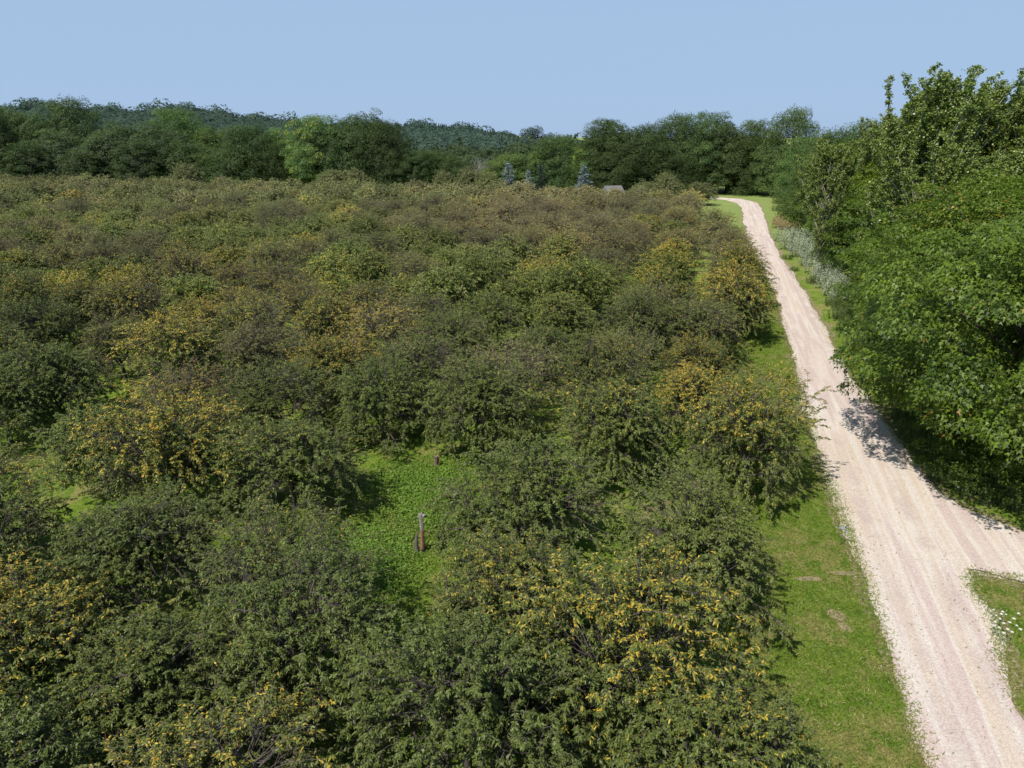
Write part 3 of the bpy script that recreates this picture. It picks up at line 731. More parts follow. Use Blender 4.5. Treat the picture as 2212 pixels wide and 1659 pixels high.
# two pale distant trees left of the round trees
mhz = leaf_material('hazy_tree_leaf', (.05, .085, .085), (.13, .18, .15), (.1, .1, .1), (.1, .1, .1), 0, gloss=.1, rough=.8, trans=.1, tcol=(1, 1, 1))  # distance haze put into the leaf colours
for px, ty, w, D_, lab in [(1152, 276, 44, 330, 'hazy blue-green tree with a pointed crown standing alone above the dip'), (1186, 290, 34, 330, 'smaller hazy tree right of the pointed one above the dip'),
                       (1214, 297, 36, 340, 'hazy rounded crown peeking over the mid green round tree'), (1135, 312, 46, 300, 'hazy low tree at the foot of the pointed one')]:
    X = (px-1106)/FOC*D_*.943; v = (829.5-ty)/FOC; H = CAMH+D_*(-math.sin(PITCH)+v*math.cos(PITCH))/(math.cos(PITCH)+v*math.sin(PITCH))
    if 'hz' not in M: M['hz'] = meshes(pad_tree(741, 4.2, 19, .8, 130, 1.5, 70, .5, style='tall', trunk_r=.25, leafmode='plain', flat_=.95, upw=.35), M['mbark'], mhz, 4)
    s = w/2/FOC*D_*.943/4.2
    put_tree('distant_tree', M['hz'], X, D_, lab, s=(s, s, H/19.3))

# ------------------------------------------------------------------ ground
def grid(xs, ys, fz):
    X, Y = np.meshgrid(xs, ys); Z = fz(X, Y); V = np.stack([X, Y, Z], -1).reshape(-1, 3)
    a, b = X.shape; i = (np.arange(a-1)[:, None]*b+np.arange(b-1)[None]).ravel()
    return V, np.stack([i, i+1, i+b+1, i+b], 1)
def ground_color(n, pos):
    """shared by the ground sheet, the blades and the weeds"""
    big_ = n.noise(pos, .35, 4, .6); mid_ = n.noise(pos, 1.6, 4, .6); fine = n.noise(pos, 26, 4, .7)
    c = n.ramp(mid_, [(.3, (.11, .21, .018)), (.5, (.20, .30, .036)), (.7, (.30, .35, .075))])
    dry = n.math('MULTIPLY', n.smooth(big_, .46, .6), n.smooth(mid_, .36, .56))
    c = n.mix(n.math('MULTIPLY', dry, .58), c, (.42, .33, .15))
    c = n.mix(n.smooth(fine, .3, .7), n.mix(.4, c, (0, 0, 0)), c)
    return c
m, nt = new_mat('grass_ground'); n = N(nt); geo = n('ShaderNodeNewGeometry'); pos = geo.outputs['Position']
c = ground_color(n, pos)
soil = n.math('MULTIPLY', n.smooth(n.noise(pos, .8, 4, .65), .58, .68), .55)
c = n.mix(soil, c, (.16, .11, .07))
sx = n('ShaderNodeSeparateXYZ', {0: pos}); farf = n.smooth(sx.outputs[1], 60., 150.)
c = n.mix(farf, c, n.mix(n.noise(pos, .12, 4, .6), (.17, .26, .06), (.31, .35, .12)))
bp = n('ShaderNodeBump', {'Height': n.noise(pos, 18, 4, .7), 'Strength': .7, 'Distance': .08})
p = n('ShaderNodeBsdfPrincipled', {'Base Color': c, 'Roughness': .9, 'Specular IOR Level': .15, 'Normal': bp.outputs[0]}); n('ShaderNodeOutputMaterial', {0: p.outputs[0]})
M['ground'] = m
xs = np.concatenate([np.linspace(-3000, -700, 12), np.linspace(-660, 700, 90), np.linspace(760, 3000, 12)])
ys = np.concatenate([np.linspace(-400, 320, 20), np.linspace(330, 1000, 50), np.linspace(1040, 4500, 16)])
V, F = grid(xs, ys, lambda X, Y: terr(X, Y))
o = link('ground', tri_mesh('ground', V, F, smooth=True), None, M['ground']); tag(o, 'grassy ground under the orchard rising to the hill', None, None, 'structure')

# ------------------------------------------------------------------ gravel road
Lp = [(1606, 470), (1612, 510), (1630, 550), (1655, 590), (1675, 640), (1690, 700), (1710, 760), (1725, 820), (1745, 900), (1775, 1000), (1825, 1110), (1855, 1200), (1885, 1300), (1920, 1410), (1950, 1500), (1975, 1580), (2000, 1659)]
Rp = [(1651, 465), (1657, 490), (1672, 530), (1700, 575), (1740, 630), (1765, 680), (1790, 720), (1810, 760), (1830, 800), (1852, 840), (1885, 880), (1915, 915), (1950, 960), (1990, 1010), (2030, 1060), (2095, 1100), (2160, 1125), (2212, 1150)]
Ip = [(2212, 1257), (2150, 1243), (2093, 1234), (2098, 1280), (2140, 1319), (2153, 1378), (2166, 1437), (2186, 1493), (2212, 1542)]
L = [G(*q) for q in Lp]; Rr = [G(*q) for q in Rp]; I = [G(*q) for q in Ip]
l0 = W(5.9, 8); r0 = W(9.6, -30); l00 = W(5.9, -30)
# left edge from the camera side to the bend, then the far curve to the left behind the orchard
farL = [W(5.6, 150), W(4.9, 163), W(2.2, 171), W(-3, 175), W(-14, 177.5), W(-40, 180)]
farR = [W(9.2, 150), W(9.0, 164), W(6.6, 174.5), W(-1, 179), W(-14, 181), W(-40, 183.5)]
br_up = [(Rr[-1][0]+12, Rr[-1][1]-2.5), (Rr[-1][0]+40, Rr[-1][1]-7)]
br_lo = [(I[0][0]+12, I[0][1]-2.8), (I[0][0]+40, I[0][1]-7.5)]
ring = [l00, l0]+L[::-1]+farL+farR[::-1]+Rr+br_up+br_lo[::-1]+I+[W(9.5, 8), r0]
def densify(pts, step=.5, jit=.07, loop=True):
    out = []; g = np.random.default_rng(3); pts = [np.array(p) for p in pts]; m_ = len(pts) if loop else len(pts)-1
    for i in range(m_):
        a, b = pts[i], pts[(i+1) % len(pts)]; d = np.linalg.norm(b-a); k = max(1, int(d/step))
        for j in range(k): out.append(a+(b-a)*j/k+g.normal(size=2)*jit*(1 if d < 30 or step < 1 else 0))
    return out
import bmesh
def poly_sheet(name, pts, z, mat, label):
    bm = bmesh.new(); vs = [bm.verts.new((p[0], p[1], z)) for p in pts]
    es = [bm.edges.new((vs[i], vs[(i+1) % len(vs)])) for i in range(len(vs))]
    bmesh.ops.triangle_fill(bm, use_beauty=True, edges=es)
    for f in bm.faces:
        if f.normal.z < 0: f.normal_flip()
    me = bpy.data.meshes.new(name); bm.to_mesh(me); bm.free()
    o = link(name, me, None, mat); tag(o, label, None, None, 'structure'); return o
m, nt = new_mat('pale_gravel'); n = N(nt); geo = n('ShaderNodeNewGeometry'); pos = geo.outputs['Position']
rot = n('ShaderNodeMapping', {'Vector': pos, 'Rotation': (0, 0, math.atan(.277))})
warp = n('ShaderNodeTexNoise', {'Vector': pos, 'Scale': .12, 'Detail': 2.})
wsc = n('ShaderNodeVectorMath', {0: warp.outputs[1], 1: (.35, .35, 0.)}, operation='MULTIPLY'); wv = n('ShaderNodeVectorMath', {0: rot.outputs[0], 1: wsc.outputs[0]}, operation='ADD')
st = n('ShaderNodeMapping', {'Vector': wv.outputs[0], 'Scale': (1., .035, 1.)})
band = n.noise(st.outputs[0], 1.5, 3, .5); band2 = n.noise(st.outputs[0], 4.0, 4, .6)
c = n.ramp(band, [(.30, (.75, .69, .62)), (.44, (.60, .46, .43)), (.52, (.76, .71, .65)), (.62, (.66, .54, .42)), (.72, (.76, .71, .65))])
c = n.mix(n.math('MULTIPLY', n.smooth(band2, .5, .75), .35), c, (.50, .40, .36))
px_r = n('ShaderNodeSeparateXYZ', {0: wv.outputs[0]}).outputs[0]
rut = n.math('MAXIMUM', n.math('SUBTRACT', 1., n.smooth(n.math('ABSOLUTE', n.math('SUBTRACT', px_r, 6.98)), .12, .42)), n.math('SUBTRACT', 1., n.smooth(n.math('ABSOLUTE', n.math('SUBTRACT', px_r, 8.62)), .12, .42)))
patchy = n.smooth(n.noise(pos, .5, 4, .6), .35, .65)
c = n.mix(n.math('MULTIPLY', rut, n.math('MULTIPLY', patchy, .75)), c, (.53, .42, .39))
c = n.mix(n.math('MULTIPLY', n.smooth(n.noise(pos, 2.6, 5, .7), .55, .7), .35), c, (.55, .46, .36))
vor = n('ShaderNodeTexVoronoi', {'Vector': pos, 'Scale': 28.}); st1 = n.smooth(vor.outputs['Distance'], .05, .55)
sv = n('ShaderNodeSeparateColor', {0: vor.outputs['Color']})
fine = n.noise(pos, 45, 3, .7)
c = n.mix(.30, c, n.mix(sv.outputs[0], (.40, .36, .34), (1., .97, .92)))
c = n.mix(1., c, (.93, .895, .86), 'MULTIPLY')
c = n.mix(n.math('MULTIPLY', n.smooth(fine, .52, .70), .45), c, (.30, .25, .23))
c = n.mix(n.math('MULTIPLY', n.smooth(n.noise(pos, .9, 5, .65), .60, .72), .3), c, (.40, .33, .27))
bp = n('ShaderNodeBump', {'Height': n.math('ADD', n.math('MULTIPLY', st1, .5), fine), 'Strength': .5, 'Distance': .03})
p = n('ShaderNodeBsdfPrincipled', {'Base Color': c, 'Roughness': .95, 'Specular IOR Level': .1, 'Normal': bp.outputs[0]}); n('ShaderNodeOutputMaterial', {0: p.outputs[0]})
M['gravel'] = m
SGN = 1 if sum(ring[i][0]*ring[(i+1) % len(ring)][1]-ring[(i+1) % len(ring)][0]*ring[i][1] for i in range(len(ring))) > 0 else -1
def ragged(pts, grow=0.):
    q = np.array(densify(pts, .16, 0.)); t = np.roll(q, -1, 0)-np.roll(q, 1, 0); t /= np.maximum(np.linalg.norm(t, axis=1, keepdims=True), 1e-6)
    k = len(q); g = np.random.default_rng(11); w = np.zeros(k)
    for win, amp in ((5, .02), (15, .05), (41, .11)):
        z = np.convolve(g.normal(size=k+win), np.ones(win)/win**.5, 'same')[:k]; w += z*amp
    w += grow*(1+.5*np.convolve(g.normal(size=k+13), np.ones(13)/13**.5, 'same')[:k])*SGN
    return q+np.stack([t[:, 1], -t[:, 0]], 1)*w[:, None]
poly_sheet('gravel_road', ragged(ring), .012, M['gravel'], 'pale pinkish gravel road with a side branch forking right')
m, nt = new_mat('worn_shoulder'); n = N(nt); geo = n('ShaderNodeNewGeometry'); f = n.noise(geo.outputs['Position'], 9, 5, .75)
c = n.ramp(f, [(.35, (.12, .13, .04)), (.5, (.25, .20, .11)), (.62, (.46, .39, .31))])
p = n('ShaderNodeBsdfPrincipled', {'Base Color': c, 'Roughness': .95, 'Specular IOR Level': .1}); n('ShaderNodeOutputMaterial', {0: p.outputs[0]})
poly_sheet('road_shoulder', ragged(ring, .24), .006, m, 'worn brownish edge where grass thins out beside the gravel')
# bare earth patches in the verge
m, nt = new_mat('bare_soil'); n = N(nt); geo = n('ShaderNodeNewGeometry')
f = n.noise(geo.outputs['Position'], 14, 5, .7); c = n.ramp(f, [(.3, (.22, .15, .10)), (.7, (.46, .36, .27))])
p = n('ShaderNodeBsdfPrincipled', {'Base Color': c, 'Roughness': .95, 'Specular IOR Level': .1}); n('ShaderNodeOutputMaterial', {0: p.outputs[0]})
M['soil'] = m
soilspots = [(1748, 1251, .5, .13), (1826, 1239, .55, .12), (1808, 1330, .26, .3), (1822, 1352, .15, .22)]
for px, py, a, b in soilspots:
    X, Y = G(px, py); g = rng; k = 26
    pts = [(X+a*math.cos(t)*(1+g.normal()*.16), Y+b*math.sin(t)*(1+g.normal()*.16)) for t in np.linspace(0, 6.283, k, endpoint=False)]
    poly_sheet('bare_soil_patch', pts, .016, M['soil'], 'patch of bare pale soil in the grass')

# ------------------------------------------------------------------ grass blades and weeds
def inside(pts, poly):
    x, y = pts[:, 0], pts[:, 1]; r = np.zeros(len(pts), bool); j = len(poly)-1
    for i in range(len(poly)):
        xi, yi = poly[i]; xj, yj = poly[j]
        c_ = ((yi > y) != (yj > y)) & (x < (xj-xi)*(y-yi)/(yj-yi+1e-12)+xi); r ^= c_; j = i
    return r
road_poly = ring
def blades_at(pts, Lr, wr, mat, name, label, lean=.5, lying=0.):
    n_ = len(pts); D = rdir(n_); D[:, 2] = np.abs(D[:, 2])*.6+lean; D = nrm(D)
    Lb = rng.uniform(*Lr, n_); wd = Lb*wr
    P0 = np.stack([pts[:, 0], pts[:, 1], np.full(n_, -.005)], 1)
    v, f, a = leaves(P0, D, Lb, wd, rng.uniform(.1, .5, n_), rng.uniform(-1.5, 1.5, n_), np.stack([rng.uniform(size=n_)]*3, 1), False)
    o = link(name, tri_mesh(name, v, f, a), None, mat); tag(o, label, 'grass', None, 'stuff'); return o
m, nt = new_mat('grass_blade'); n = N(nt); geo = n('ShaderNodeNewGeometry'); pos = geo.outputs['Position']
fl = n('ShaderNodeVectorMath', {0: pos, 1: (1., 1., 0.)}, operation='MULTIPLY')
c = ground_color(n, fl.outputs[0]); at = n('ShaderNodeAttribute', attribute_name='lv'); sp = n('ShaderNodeSeparateColor', {0: at.outputs[0]})
c = n.mix(n.math('MULTIPLY', sp.outputs[0], .5), c, (.30, .42, .06)); c = n.mix(n.math('GREATER_THAN', sp.outputs[0], .93), c, (.48, .40, .20))
p = n('ShaderNodeBsdfPrincipled', {'Base Color': c, 'Roughness': .55, 'Specular IOR Level': .3}); tr = n('ShaderNodeBsdfTranslucent', {'Color': c})
mx = n('ShaderNodeMixShader', {0: .35, 1: p.outputs[0], 2: tr.outputs[0]}); n('ShaderNodeOutputMaterial', {0: mx.outputs[0]})
M['blade'] = m
def scatter(n_, pr, ar, dens_pow=1.5):
    a0, a1 = ar; u = rng.uniform(size=n_); al = a0*(a1/a0)**u
    pe = rng.uniform(pr[0], pr[1], n_); X, Y = W(pe, al); return np.stack([X, Y], 1)
def near_edge(k, sd):
    q = np.array(densify(ring[1:19]+[ring[i] for i in range(19, len(ring)-2)], .1, 0., False)); q = q[(q[:, 1] < 80) & (q[:, 1] > 5)]
    w_ = 1/np.maximum(q[:, 1], 10); i = rng.choice(len(q), k, p=w_/w_.sum()); return q[i]+rng.normal(size=(k, 2))*sd
pts = scatter(250000, (1.5, 6.1), (8, 75)); pts = pts[~inside(pts, road_poly)]
pts = np.concatenate([pts, near_edge(52000, .15), near_edge(5000, .4)])
pts = np.concatenate([pts, (lambda q: q[~inside(q, road_poly)])(scatter(90000, (9., 17.), (16, 60)))])
q = np.stack([rng.uniform(12, 22, 60000), rng.uniform(10, 21, 60000)], 1); q = q[inside(q, I[2:]+[(22, 14), (22, I[0][1])]) | ((q[:, 0] > I[4][0]) & ~inside(q, road_poly))]
pts = np.concatenate([pts, q])
blades_at(pts, (.06, .19), .13, M['blade'], 'grass_verge', 'short green grass on both verges of the gravel road', .35)
q = np.concatenate([np.stack([rng.normal(a, sx_, k), rng.normal(b, sy_, k)], 1) for a, b, sx_, sy_, k in
    [(-4, 24, 1.8, 3.2, 60000), (-20, 30, 2.6, 2., 22000), (-11, 22.8, 2.4, 1.0, 12000), (-.5, 35.5, 2.2, 1.6, 14000), (-40, 99, 5, 6, 16000), (-88, 141, 8, 5, 12000), (3, 20, 5, 10, 20000), (-14, 30, 9, 9, 26000)]])
blades_at(q, (.06, .17), .16, M['blade'], 'orchard_grass', 'rough green grass growing between the cherry trees', .3)
q = near_edge(1500, .4); k = len(q); r_ = rng.uniform(.005, .016, k); oc = np.array([[1, 0, 0], [0, 1, 0], [-1, 0, 0], [0, -1, 0], [0, 0, .8]]); fc = np.array([[0, 1, 4], [1, 2, 4], [2, 3, 4], [3, 0, 4]])
oc_ = oc[None]*r_[:, None, None]*rng.uniform(.6, 1.3, (k, 5, 1)); V_ = oc_+np.stack([q[:, 0], q[:, 1], np.full(k, .012)], 1)[:, None]
o = link('loose_gravel', tri_mesh('loose_gravel', V_.reshape(-1, 3), (np.arange(k)[:, None, None]*5+fc[None]).reshape(-1, 3)), None, flat('stone', (.30, .26, .23)))
tag(o, 'loose pale stones scattered along the ragged road edges', 'gravel', None, 'stuff')
# weeds with broad leaves in the gap round the stump
m = leaf_material('broad_weed_leaf', (.055, .12, .015), (.19, .30, .038), (.3, .3, .05), (.2, .2, .1), 0, gloss=.3, rough=.5, trans=.35)
k = 15000; px_ = np.concatenate([rng.normal(-5.3, .95, k), rng.normal(-4.0, 1.1, k//2), rng.normal(-3.2, .9, k//2)]); py_ = np.concatenate([rng.normal(21.2, 1.1, k), rng.normal(27.5, .9, k//2), rng.normal(25.2, 1.3, k//2)])
kk = len(px_); P0 = np.stack([px_, py_, rng.uniform(.0, .16, kk)], 1); D = rdir(kk); D[:, 2] = np.abs(D[:, 2])*.7+.15
Lb = rng.uniform(.07, .17, kk); v, f, a = leaves(P0, D, Lb, Lb*.42, rng.uniform(.1, .6, kk), rng.normal(size=kk)*.4, np.stack([rng.uniform(size=kk)]*3, 1), False)
o = link('broad_leaved_weeds', tri_mesh('weeds', v, f, a), None, m); tag(o, 'bright green broad-leaved weeds filling the gap around the dead stump', 'weeds', None, 'stuff'); o.color = (0, 0, 1, 1)

# ------------------------------------------------------------------ roadside plants
def weed_bush(seed, H, rad, stems, mat, leafL=.11, wr=.35, nl=46):
    g = np.random.default_rng(seed); lines = []; An, Ax, T = [], [], []
    for i in range(stems):
        r = rad*math.sqrt(g.uniform()); az = g.uniform(0, 6.28); hh = H*g.uniform(.65, 1.05)*(1-.3*(r/rad)**2)
        s = curve_pts((r*math.cos(az), r*math.sin(az), 0), (g.normal()*.15, g.normal()*.15, 1), hh, 4, 0, .06, g)
        lines.append((s, np.linspace(.008, .003, 5))); xx = g.uniform(.15, 1, nl)*4; q = np.minimum(xx.astype(int), 3)
        An.append(s[q]+(s[q+1]-s[q])*(xx-q)[:, None]); T.append(np.full(nl, g.uniform()))
    An, T = np.concatenate(An), np.concatenate(T); n_ = len(An); D = rdir(n_, g); D[:, 2] = np.abs(D[:, 2])*.8
    Lb = leafL*g.uniform(.6, 1.2, n_)
    return meshes((lines, leaves(An, D, Lb, Lb*wr, g.uniform(0, .5, n_), g.normal(size=n_)*.5, np.stack([g.uniform(size=n_), T, np.clip(An[:, 2]/H, 0, 1)], 1), False)), M['twig'], mat, 3)
pale = [weed_bush(1100+i, 1.5, 1.15, 70, M['sage']) for i in range(2)]
mg = leaf_material('green_weed_leaf', (.045, .085, .02), (.14, .20, .05), (.4, .35, .05), (.2, .2, .1), .3, gloss=.25, rough=.55, trans=.3)
green = [weed_bush(1120+i, 1.1, 1.1, 70, mg, .12, .3) for i in range(2)]
mt_ = leaf_material('dry_grass_leaf', (.30, .23, .09), (.50, .40, .19), (.4, .35, .05), (.2, .2, .1), 0, gloss=.1, rough=.7, trans=.2, tcol=(1, 1, 1))
dry = weed_bush(1140, 1.5, 1.3, 120, mt_, .3, .06, 26)
def plant(name, proto, px, py, s, lab, cat, grp, colr=(0, 0, 1)):
    X, Y = G(px, py); t = empty(name, (X, Y, 0), rng.uniform(0, 6.28)); t.scale = (s, s, s); tag(t, lab, cat, grp)
    link('stems', proto[0], t); c = link('foliage', proto[1], t); c.color = (*colr, 1)
for i, (px, py, s) in enumerate([(1697, 522, 1.2), (1712, 540, 1.3), (1732, 556, 1.25), (1726, 528, 1.35), (1752, 574, 1.2), (1748, 552, 1.3), (1778, 608, 1.05), (1795, 625, 1.1), (1808, 640, 1.0), (1790, 600, 1.1), (1770, 592, 1.1), (1820, 655, .9)]):
    plant('roadside_weed', pale[i % 2], px, py, s*1.25, 'pale silvery-green tall weed clump between the road and the hedgerow', 'weed', 'pale weed clumps beside the road', (0, 0, 1.3))
for i, (px, py, s) in enumerate([(1822, 690, 1.1), (1838, 715, 1.0), (1858, 750, 1.0), (1842, 690, 1.1), (1820, 668, 1.), (1884, 795, .8), (1700, 560, .6), (1760, 612, .8), (1800, 660, .8), (2070, 1050, .9), (2120, 1075, .9), (2170, 1080, 1.0), (2205, 1100, .8), (1985, 950, .9), (2030, 985, 1.), (1950, 905, .8), (2100, 1010, 1.1), (1715, 585, .5), (1680, 455, 1.3), (1690, 470, 1.2), (1682, 440, 1.4)]):
    far_ = py < 480
    plant('green_weed', green[i % 2], px, py, s, 'yellowish green weed clump near the far bend' if far_ else 'leafy green weed clump at the foot of the hedgerow', 'weed', 'yellowish weeds near the bend' if far_ else 'green weeds along the hedgerow foot', (.5, 0, 1.6) if far_ else (.03, 0, 1))
for px, py, s, lab in [(1692, 493, 1.4, 'tan dry tall grass clump above the pale weeds'), (1704, 497, 1.3, 'tan dry tall grass clump touching the dark hedgerow tree'), (1686, 484, 1.1, 'small tan dry grass clump nearest to the road')]:
    plant('dry_grass_clump', dry, px, py, s, lab, 'grass clump', 'dry grass clumps')

# white umbel flowers at the fork, a blue chicory on the verge
mw = flat('white_petal', (.75, .76, .70)); mst = flat('flower_stem', (.08, .15, .03))
def flower_head(r):
    bm = bmesh.new()
    for i in range(15):
        a = i*2.4; q = r*math.sqrt(i/15); bmesh.ops.create_icosphere(bm, subdivisions=1, radius=r*.22, matrix=__import__('mathutils').Matrix.Translation((q*math.cos(a), q*math.sin(a), .02-q*q*3)))
    me = bpy.data.meshes.new('flower_head'); bm.to_mesh(me); bm.free(); me.materials.append(mw); return me
fh = flower_head(.055); sv_, sf_ = tubes([(np.array([(0, 0, 0), (.01, .01, .2), (0, 0, .42)]), np.array([.005, .004, .003]))]+
    [(np.array([(0, 0, .3), (math.cos(t)*.05, math.sin(t)*.05, .42)]), np.array([.002, .002])) for t in np.linspace(0, 6, 6)], 4)
sm = tri_mesh('flower_stem', sv_, sf_); sm.materials.append(mst)
for px, py in [(2146, 1318), (2166, 1322), (2152, 1330), (2173, 1328), (2160, 1337), (2181, 1345), (2150, 1344), (2168, 1347), (2190, 1337), (2196, 1352), (2158, 1356), (2177, 1360), (2186, 1366), (2204, 1360), (2168, 1368), (2163, 1327), (2200, 1326), (2070, 1053), (2148, 1352)]:
    X, Y = G(px, py, .42); t = empty('white_wildflower', (X, Y, 0), rng.uniform(0, 6)); s = rng.uniform(.5, .9); t.scale = (s, s, 1)
    lone = px == 2070
    tag(t, 'single white wildflower in the dark grass under the maple' if lone else 'small white flat-topped wildflower in the grass island at the fork', 'flower', None if lone else 'white wildflowers at the fork')
    link('stem', sm, t); h_ = link('flower_head', fh, t); h_.location = (0, 0, .42)
t = empty('chicory_plant', (*G(1816, 1178), 0)); tag(t, 'small chicory plant with pale blue flowers in the verge near the road fork', 'flower')
cs = []; mb_ = flat('chicory_petal', (.25, .32, .75))
for i in range(5):
    a = i*1.3; cs.append((np.array([(0, 0, 0), (.06*math.cos(a), .06*math.sin(a), .3), (.13*math.cos(a), .13*math.sin(a), .55+.06*i)]), np.array([.006, .005, .003])))
v, f = tubes(cs, 4); link('stems', tri_mesh('stems', v, f), t, mst)
for i in range(5):
    a = i*1.3; bm = bmesh.new(); c0 = bm.verts.new((0, 0, 0)); rim = [bm.verts.new((.04*math.cos(q)*(1 if k % 2 else .6), .04*math.sin(q)*(1 if k % 2 else .6), .012)) for k, q in enumerate(np.linspace(0, 6.283, 20, endpoint=False))]
    for k in range(20): bm.faces.new((c0, rim[k], rim[(k+1) % 20]))
    me = bpy.data.meshes.new('flower'); bm.to_mesh(me); bm.free(); o = link('flower', me, t, mb_); o.location = (.13*math.cos(a), .13*math.sin(a), .56+.06*i)

# ------------------------------------------------------------------ dead stumps, fallen branch, shed
m, nt = new_mat('dead_trunk'); n = N(nt); tc = n('ShaderNodeTexCoord'); sx = n('ShaderNodeSeparateXYZ', {0: tc.outputs['Object']})
f = n.noise(n('ShaderNodeMapping', {'Vector': tc.outputs['Object'], 'Scale': (6, 6, 1)}).outputs[0], 8, 5, .7)
grey = n.ramp(f, [(.3, (.22, .19, .18)), (.7, (.50, .46, .44))]); red = n.ramp(f, [(.35, (.12, .05, .05)), (.6, (.50, .24, .16))])
c = n.mix(n.smooth(n.math('ADD', sx.outputs[2], n.math('MULTIPLY', f, .25)), .95, 1.12), red, grey)
c = n.mix(n.smooth(sx.outputs[2], .0, .3), (.10, .08, .08), c)
bp = n('ShaderNodeBump', {'Height': f, 'Strength': .8, 'Distance': .03})
p = n('ShaderNodeBsdfPrincipled', {'Base Color': c, 'Roughness': .85, 'Normal': bp.outputs[0]}); n('ShaderNodeOutputMaterial', {0: p.outputs[0]})
M['stump'] = m
def stump(name, X, Y, H, r, label, split):
    g = np.random.default_rng(5); sides, rings = 14, 22; V = []; 
    for i in range(rings):
        z = H*i/(rings-1)
        for j in range(sides):
            a = j/sides*6.283; rr = r*(1.35-.45*min(1, z/(H*.35))) if z < H*.35 else r*(.9+.25*max(0, (z/H-.9)*8))
            rr *= 1+.10*math.sin(3*a+z*2)+g.normal()*.03
            if i == rings-1: zz = z+g.uniform(-.05, .06)
            else: zz = z
            V.append((rr*math.cos(a)+.035*math.sin(z*2.2), rr*math.sin(a), zz))
    F = [(i*sides+j, i*sides+(j+1) % sides, (i+1)*sides+(j+1) % sides, (i+1)*sides+j) for i in range(rings-1) for j in range(sides)]
    me = bpy.data.meshes.new(name); V.append((0.03, 0, H-.06)); k = len(V)-1
    me.from_pydata(V, [], F+[((rings-1)*sides+j, (rings-1)*sides+(j+1) % sides, k) for j in range(sides)])
    t = empty(name, (X, Y, 0)); tag(t, label, 'tree stump')
    link('trunk', me, t, M['stump'] if split else flat('rotten_wood', (.20, .125, .10)))
    if split:   # a slab of bark peeling away at the foot and a branch stub at the top
        v, f = tubes([(np.array([(-.17, -.02, 0), (-.19, -.02, .3), (-.17, -.01, .6), (-.11, 0, .85)]), np.array([.08, .075, .06, .015]))], 7); link('bark_slab', tri_mesh('bark_slab', v, f), t, M['twig'])
        v, f = tubes([(np.array([(.03, 0, H-.16), (.11, 0, H-.05), (.17, 0, H+.02)]), np.array([.055, .05, .04]))], 7); link('branch_stub', tri_mesh('branch_stub', v, f), t, M['stump'])
    else:
        v, f = tubes([(np.array([(r, 0, 0), (r*1.6, .05, .02)]), np.array([.05, .02]))], 5); link('root', tri_mesh('root', v, f), t, M['twig'])
SX, SY = G(912, 1192)
stump('dead_stump', SX, SY, 1.5, .075, 'tall grey dead tree stump with split reddish wood at its foot in the grassy gap', True)
stump('dead_stump', *G(942, 1008), 0.5, .12, 'short reddish brown stump at the back of the grassy gap', False)
a, b = G(2093, 1231), G(2225, 1262); k = 12; tt = np.linspace(0, 1, k)
pts = np.stack([a[0]+(b[0]-a[0])*tt, a[1]+(b[1]-a[1])*tt+.08*np.sin(tt*5), .03+.02*np.sin(tt*9)], 1)
v, f = tubes([(pts, np.linspace(.008, .022, k)), (np.array([pts[4], pts[4]+[-.1, .12, .05]]), np.array([.01, .004])), (np.array([pts[7], pts[7]+[-.05, -.15, .03]]), np.array([.01, .004]))], 6)
o = link('fallen_branch', tri_mesh('fallen_branch', v, f), None, M['bark']); tag(o, 'thin dark fallen branch lying on the gravel along the grass island', 'branch')
# a small grey shed half hidden behind the orchard
D_ = 158.; X = (1325-1106)/FOC*(D_*.943+3); t = empty('shed', (X, D_, 0), .3); tag(t, 'low grey roofed shed barely visible over the far end of the orchard', 'shed')
def boxm(name, s, loc, mat, par):
    bm = bmesh.new(); bmesh.ops.create_cube(bm, size=1); [setattr(v_, 'co', __import__('mathutils').Vector((v_.co.x*s[0], v_.co.y*s[1], v_.co.z*s[2]))) for v_ in bm.verts]
    me = bpy.data.meshes.new(name); bm.to_mesh(me); bm.free(); o = link(name, me, par, mat); o.location = loc; return o
boxm('wall', (3.6, 3., 2.3), (0, 0, 1.15), flat('shed_wall', (.22, .20, .18)), t)
bm = bmesh.new(); vs = [bm.verts.new(q) for q in [(-2, -1.8, 2.25), (2, -1.8, 2.25), (2, 1.8, 2.25), (-2, 1.8, 2.25), (-2, 0, 3.55), (2, 0, 3.55)]]
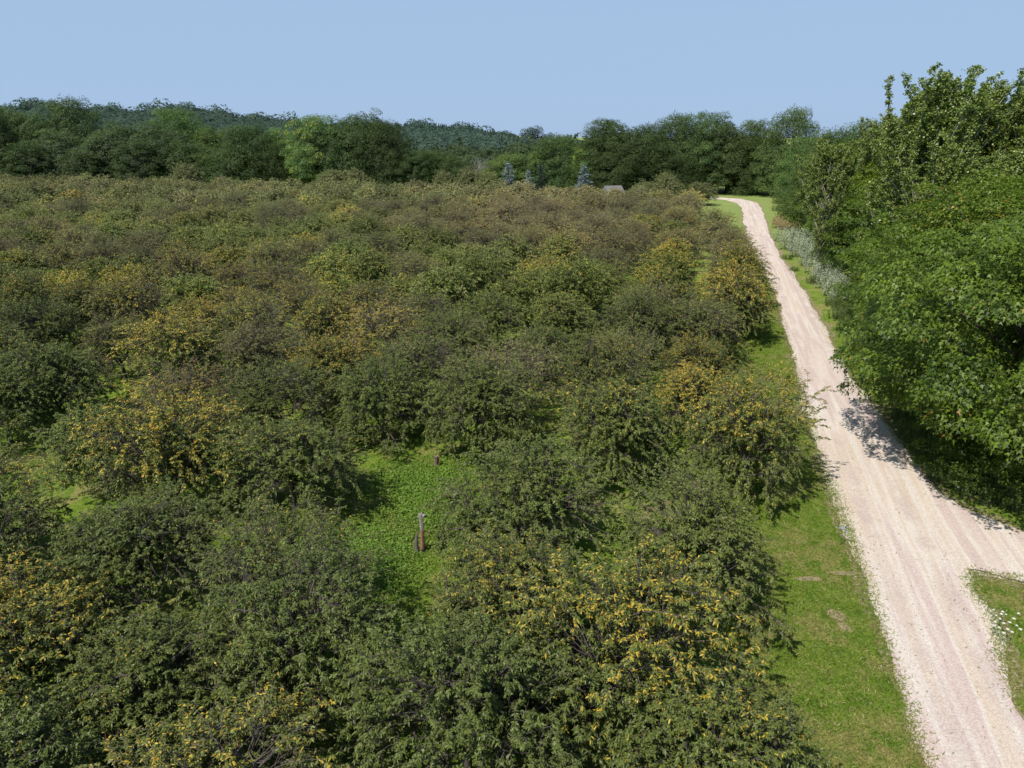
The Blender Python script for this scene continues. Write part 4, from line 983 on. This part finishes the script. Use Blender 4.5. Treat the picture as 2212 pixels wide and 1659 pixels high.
for q in [(0, 1, 5, 4), (2, 3, 4, 5), (0, 4, 3), (1, 2, 5), (0, 3, 2, 1)]: bm.faces.new([vs[i] for i in q])
me = bpy.data.meshes.new('roof'); bm.to_mesh(me); bm.free(); link('roof', me, t, flat('shed_roof', (.17, .165, .165)))
boxm('door', (1., .06, 1.9), (0, -1.53, .95), flat('shed_door', (.12, .10, .09)), t)

# ------------------------------------------------------------------ light and sky
world = bpy.data.worlds.new("World"); scene.world = world; world.use_nodes = True; nt = world.node_tree; nt.nodes.clear(); n = N(nt)
SV = (-.52, -.54, 1.0)
elev = math.atan2(SV[2], math.hypot(SV[0], SV[1])); azim = math.atan2(SV[0], SV[1])
sky = n('ShaderNodeTexSky', sky_type='NISHITA', sun_disc=False, sun_elevation=elev, sun_rotation=azim, altitude=200, air_density=1.0, dust_density=.6, ozone_density=2.0)
tc = n('ShaderNodeTexCoord'); sz = n('ShaderNodeSeparateXYZ', {0: tc.outputs['Generated']})
hz = n.math('SUBTRACT', 1., n.smooth(sz.outputs[2], .05, .75))
skc = n.mix(n.math('MULTIPLY', hz, .96), sky.outputs[0], n.ramp(sz.outputs[2], [(.0, (3.85, 5.35, 7.75)), (.25, (3.7, 5.5, 7.8))]))
bg = n('ShaderNodeBackground', {0: skc, 1: .10}); n('ShaderNodeOutputWorld', {0: bg.outputs[0]})
sd = bpy.data.lights.new('sun', 'SUN'); sd.energy = 5.0; sd.angle = R(.53); sd.color = (1., .945, .86)
so = bpy.data.objects.new('sun', sd); col.objects.link(so)
from mathutils import Vector
so.rotation_euler = Vector(SV).to_track_quat('Z', 'Y').to_euler(); so.location = (-20, -30, 60)

scene.render.engine = 'CYCLES'
scene.view_settings.view_transform = 'Standard'; scene.view_settings.look = 'None'; scene.view_settings.exposure = 0
scene.cycles.max_bounces = 5; scene.cycles.diffuse_bounces = 3; scene.cycles.glossy_bounces = 2; scene.cycles.transmission_bounces = 3; scene.cycles.transparent_max_bounces = 4

for o in col.objects:
    if 'label' in o and not o.get('kind') and not 4 <= len(o['label'].split()) <= 16: print('LABEL', len(o['label'].split()), o.name, o['label'])
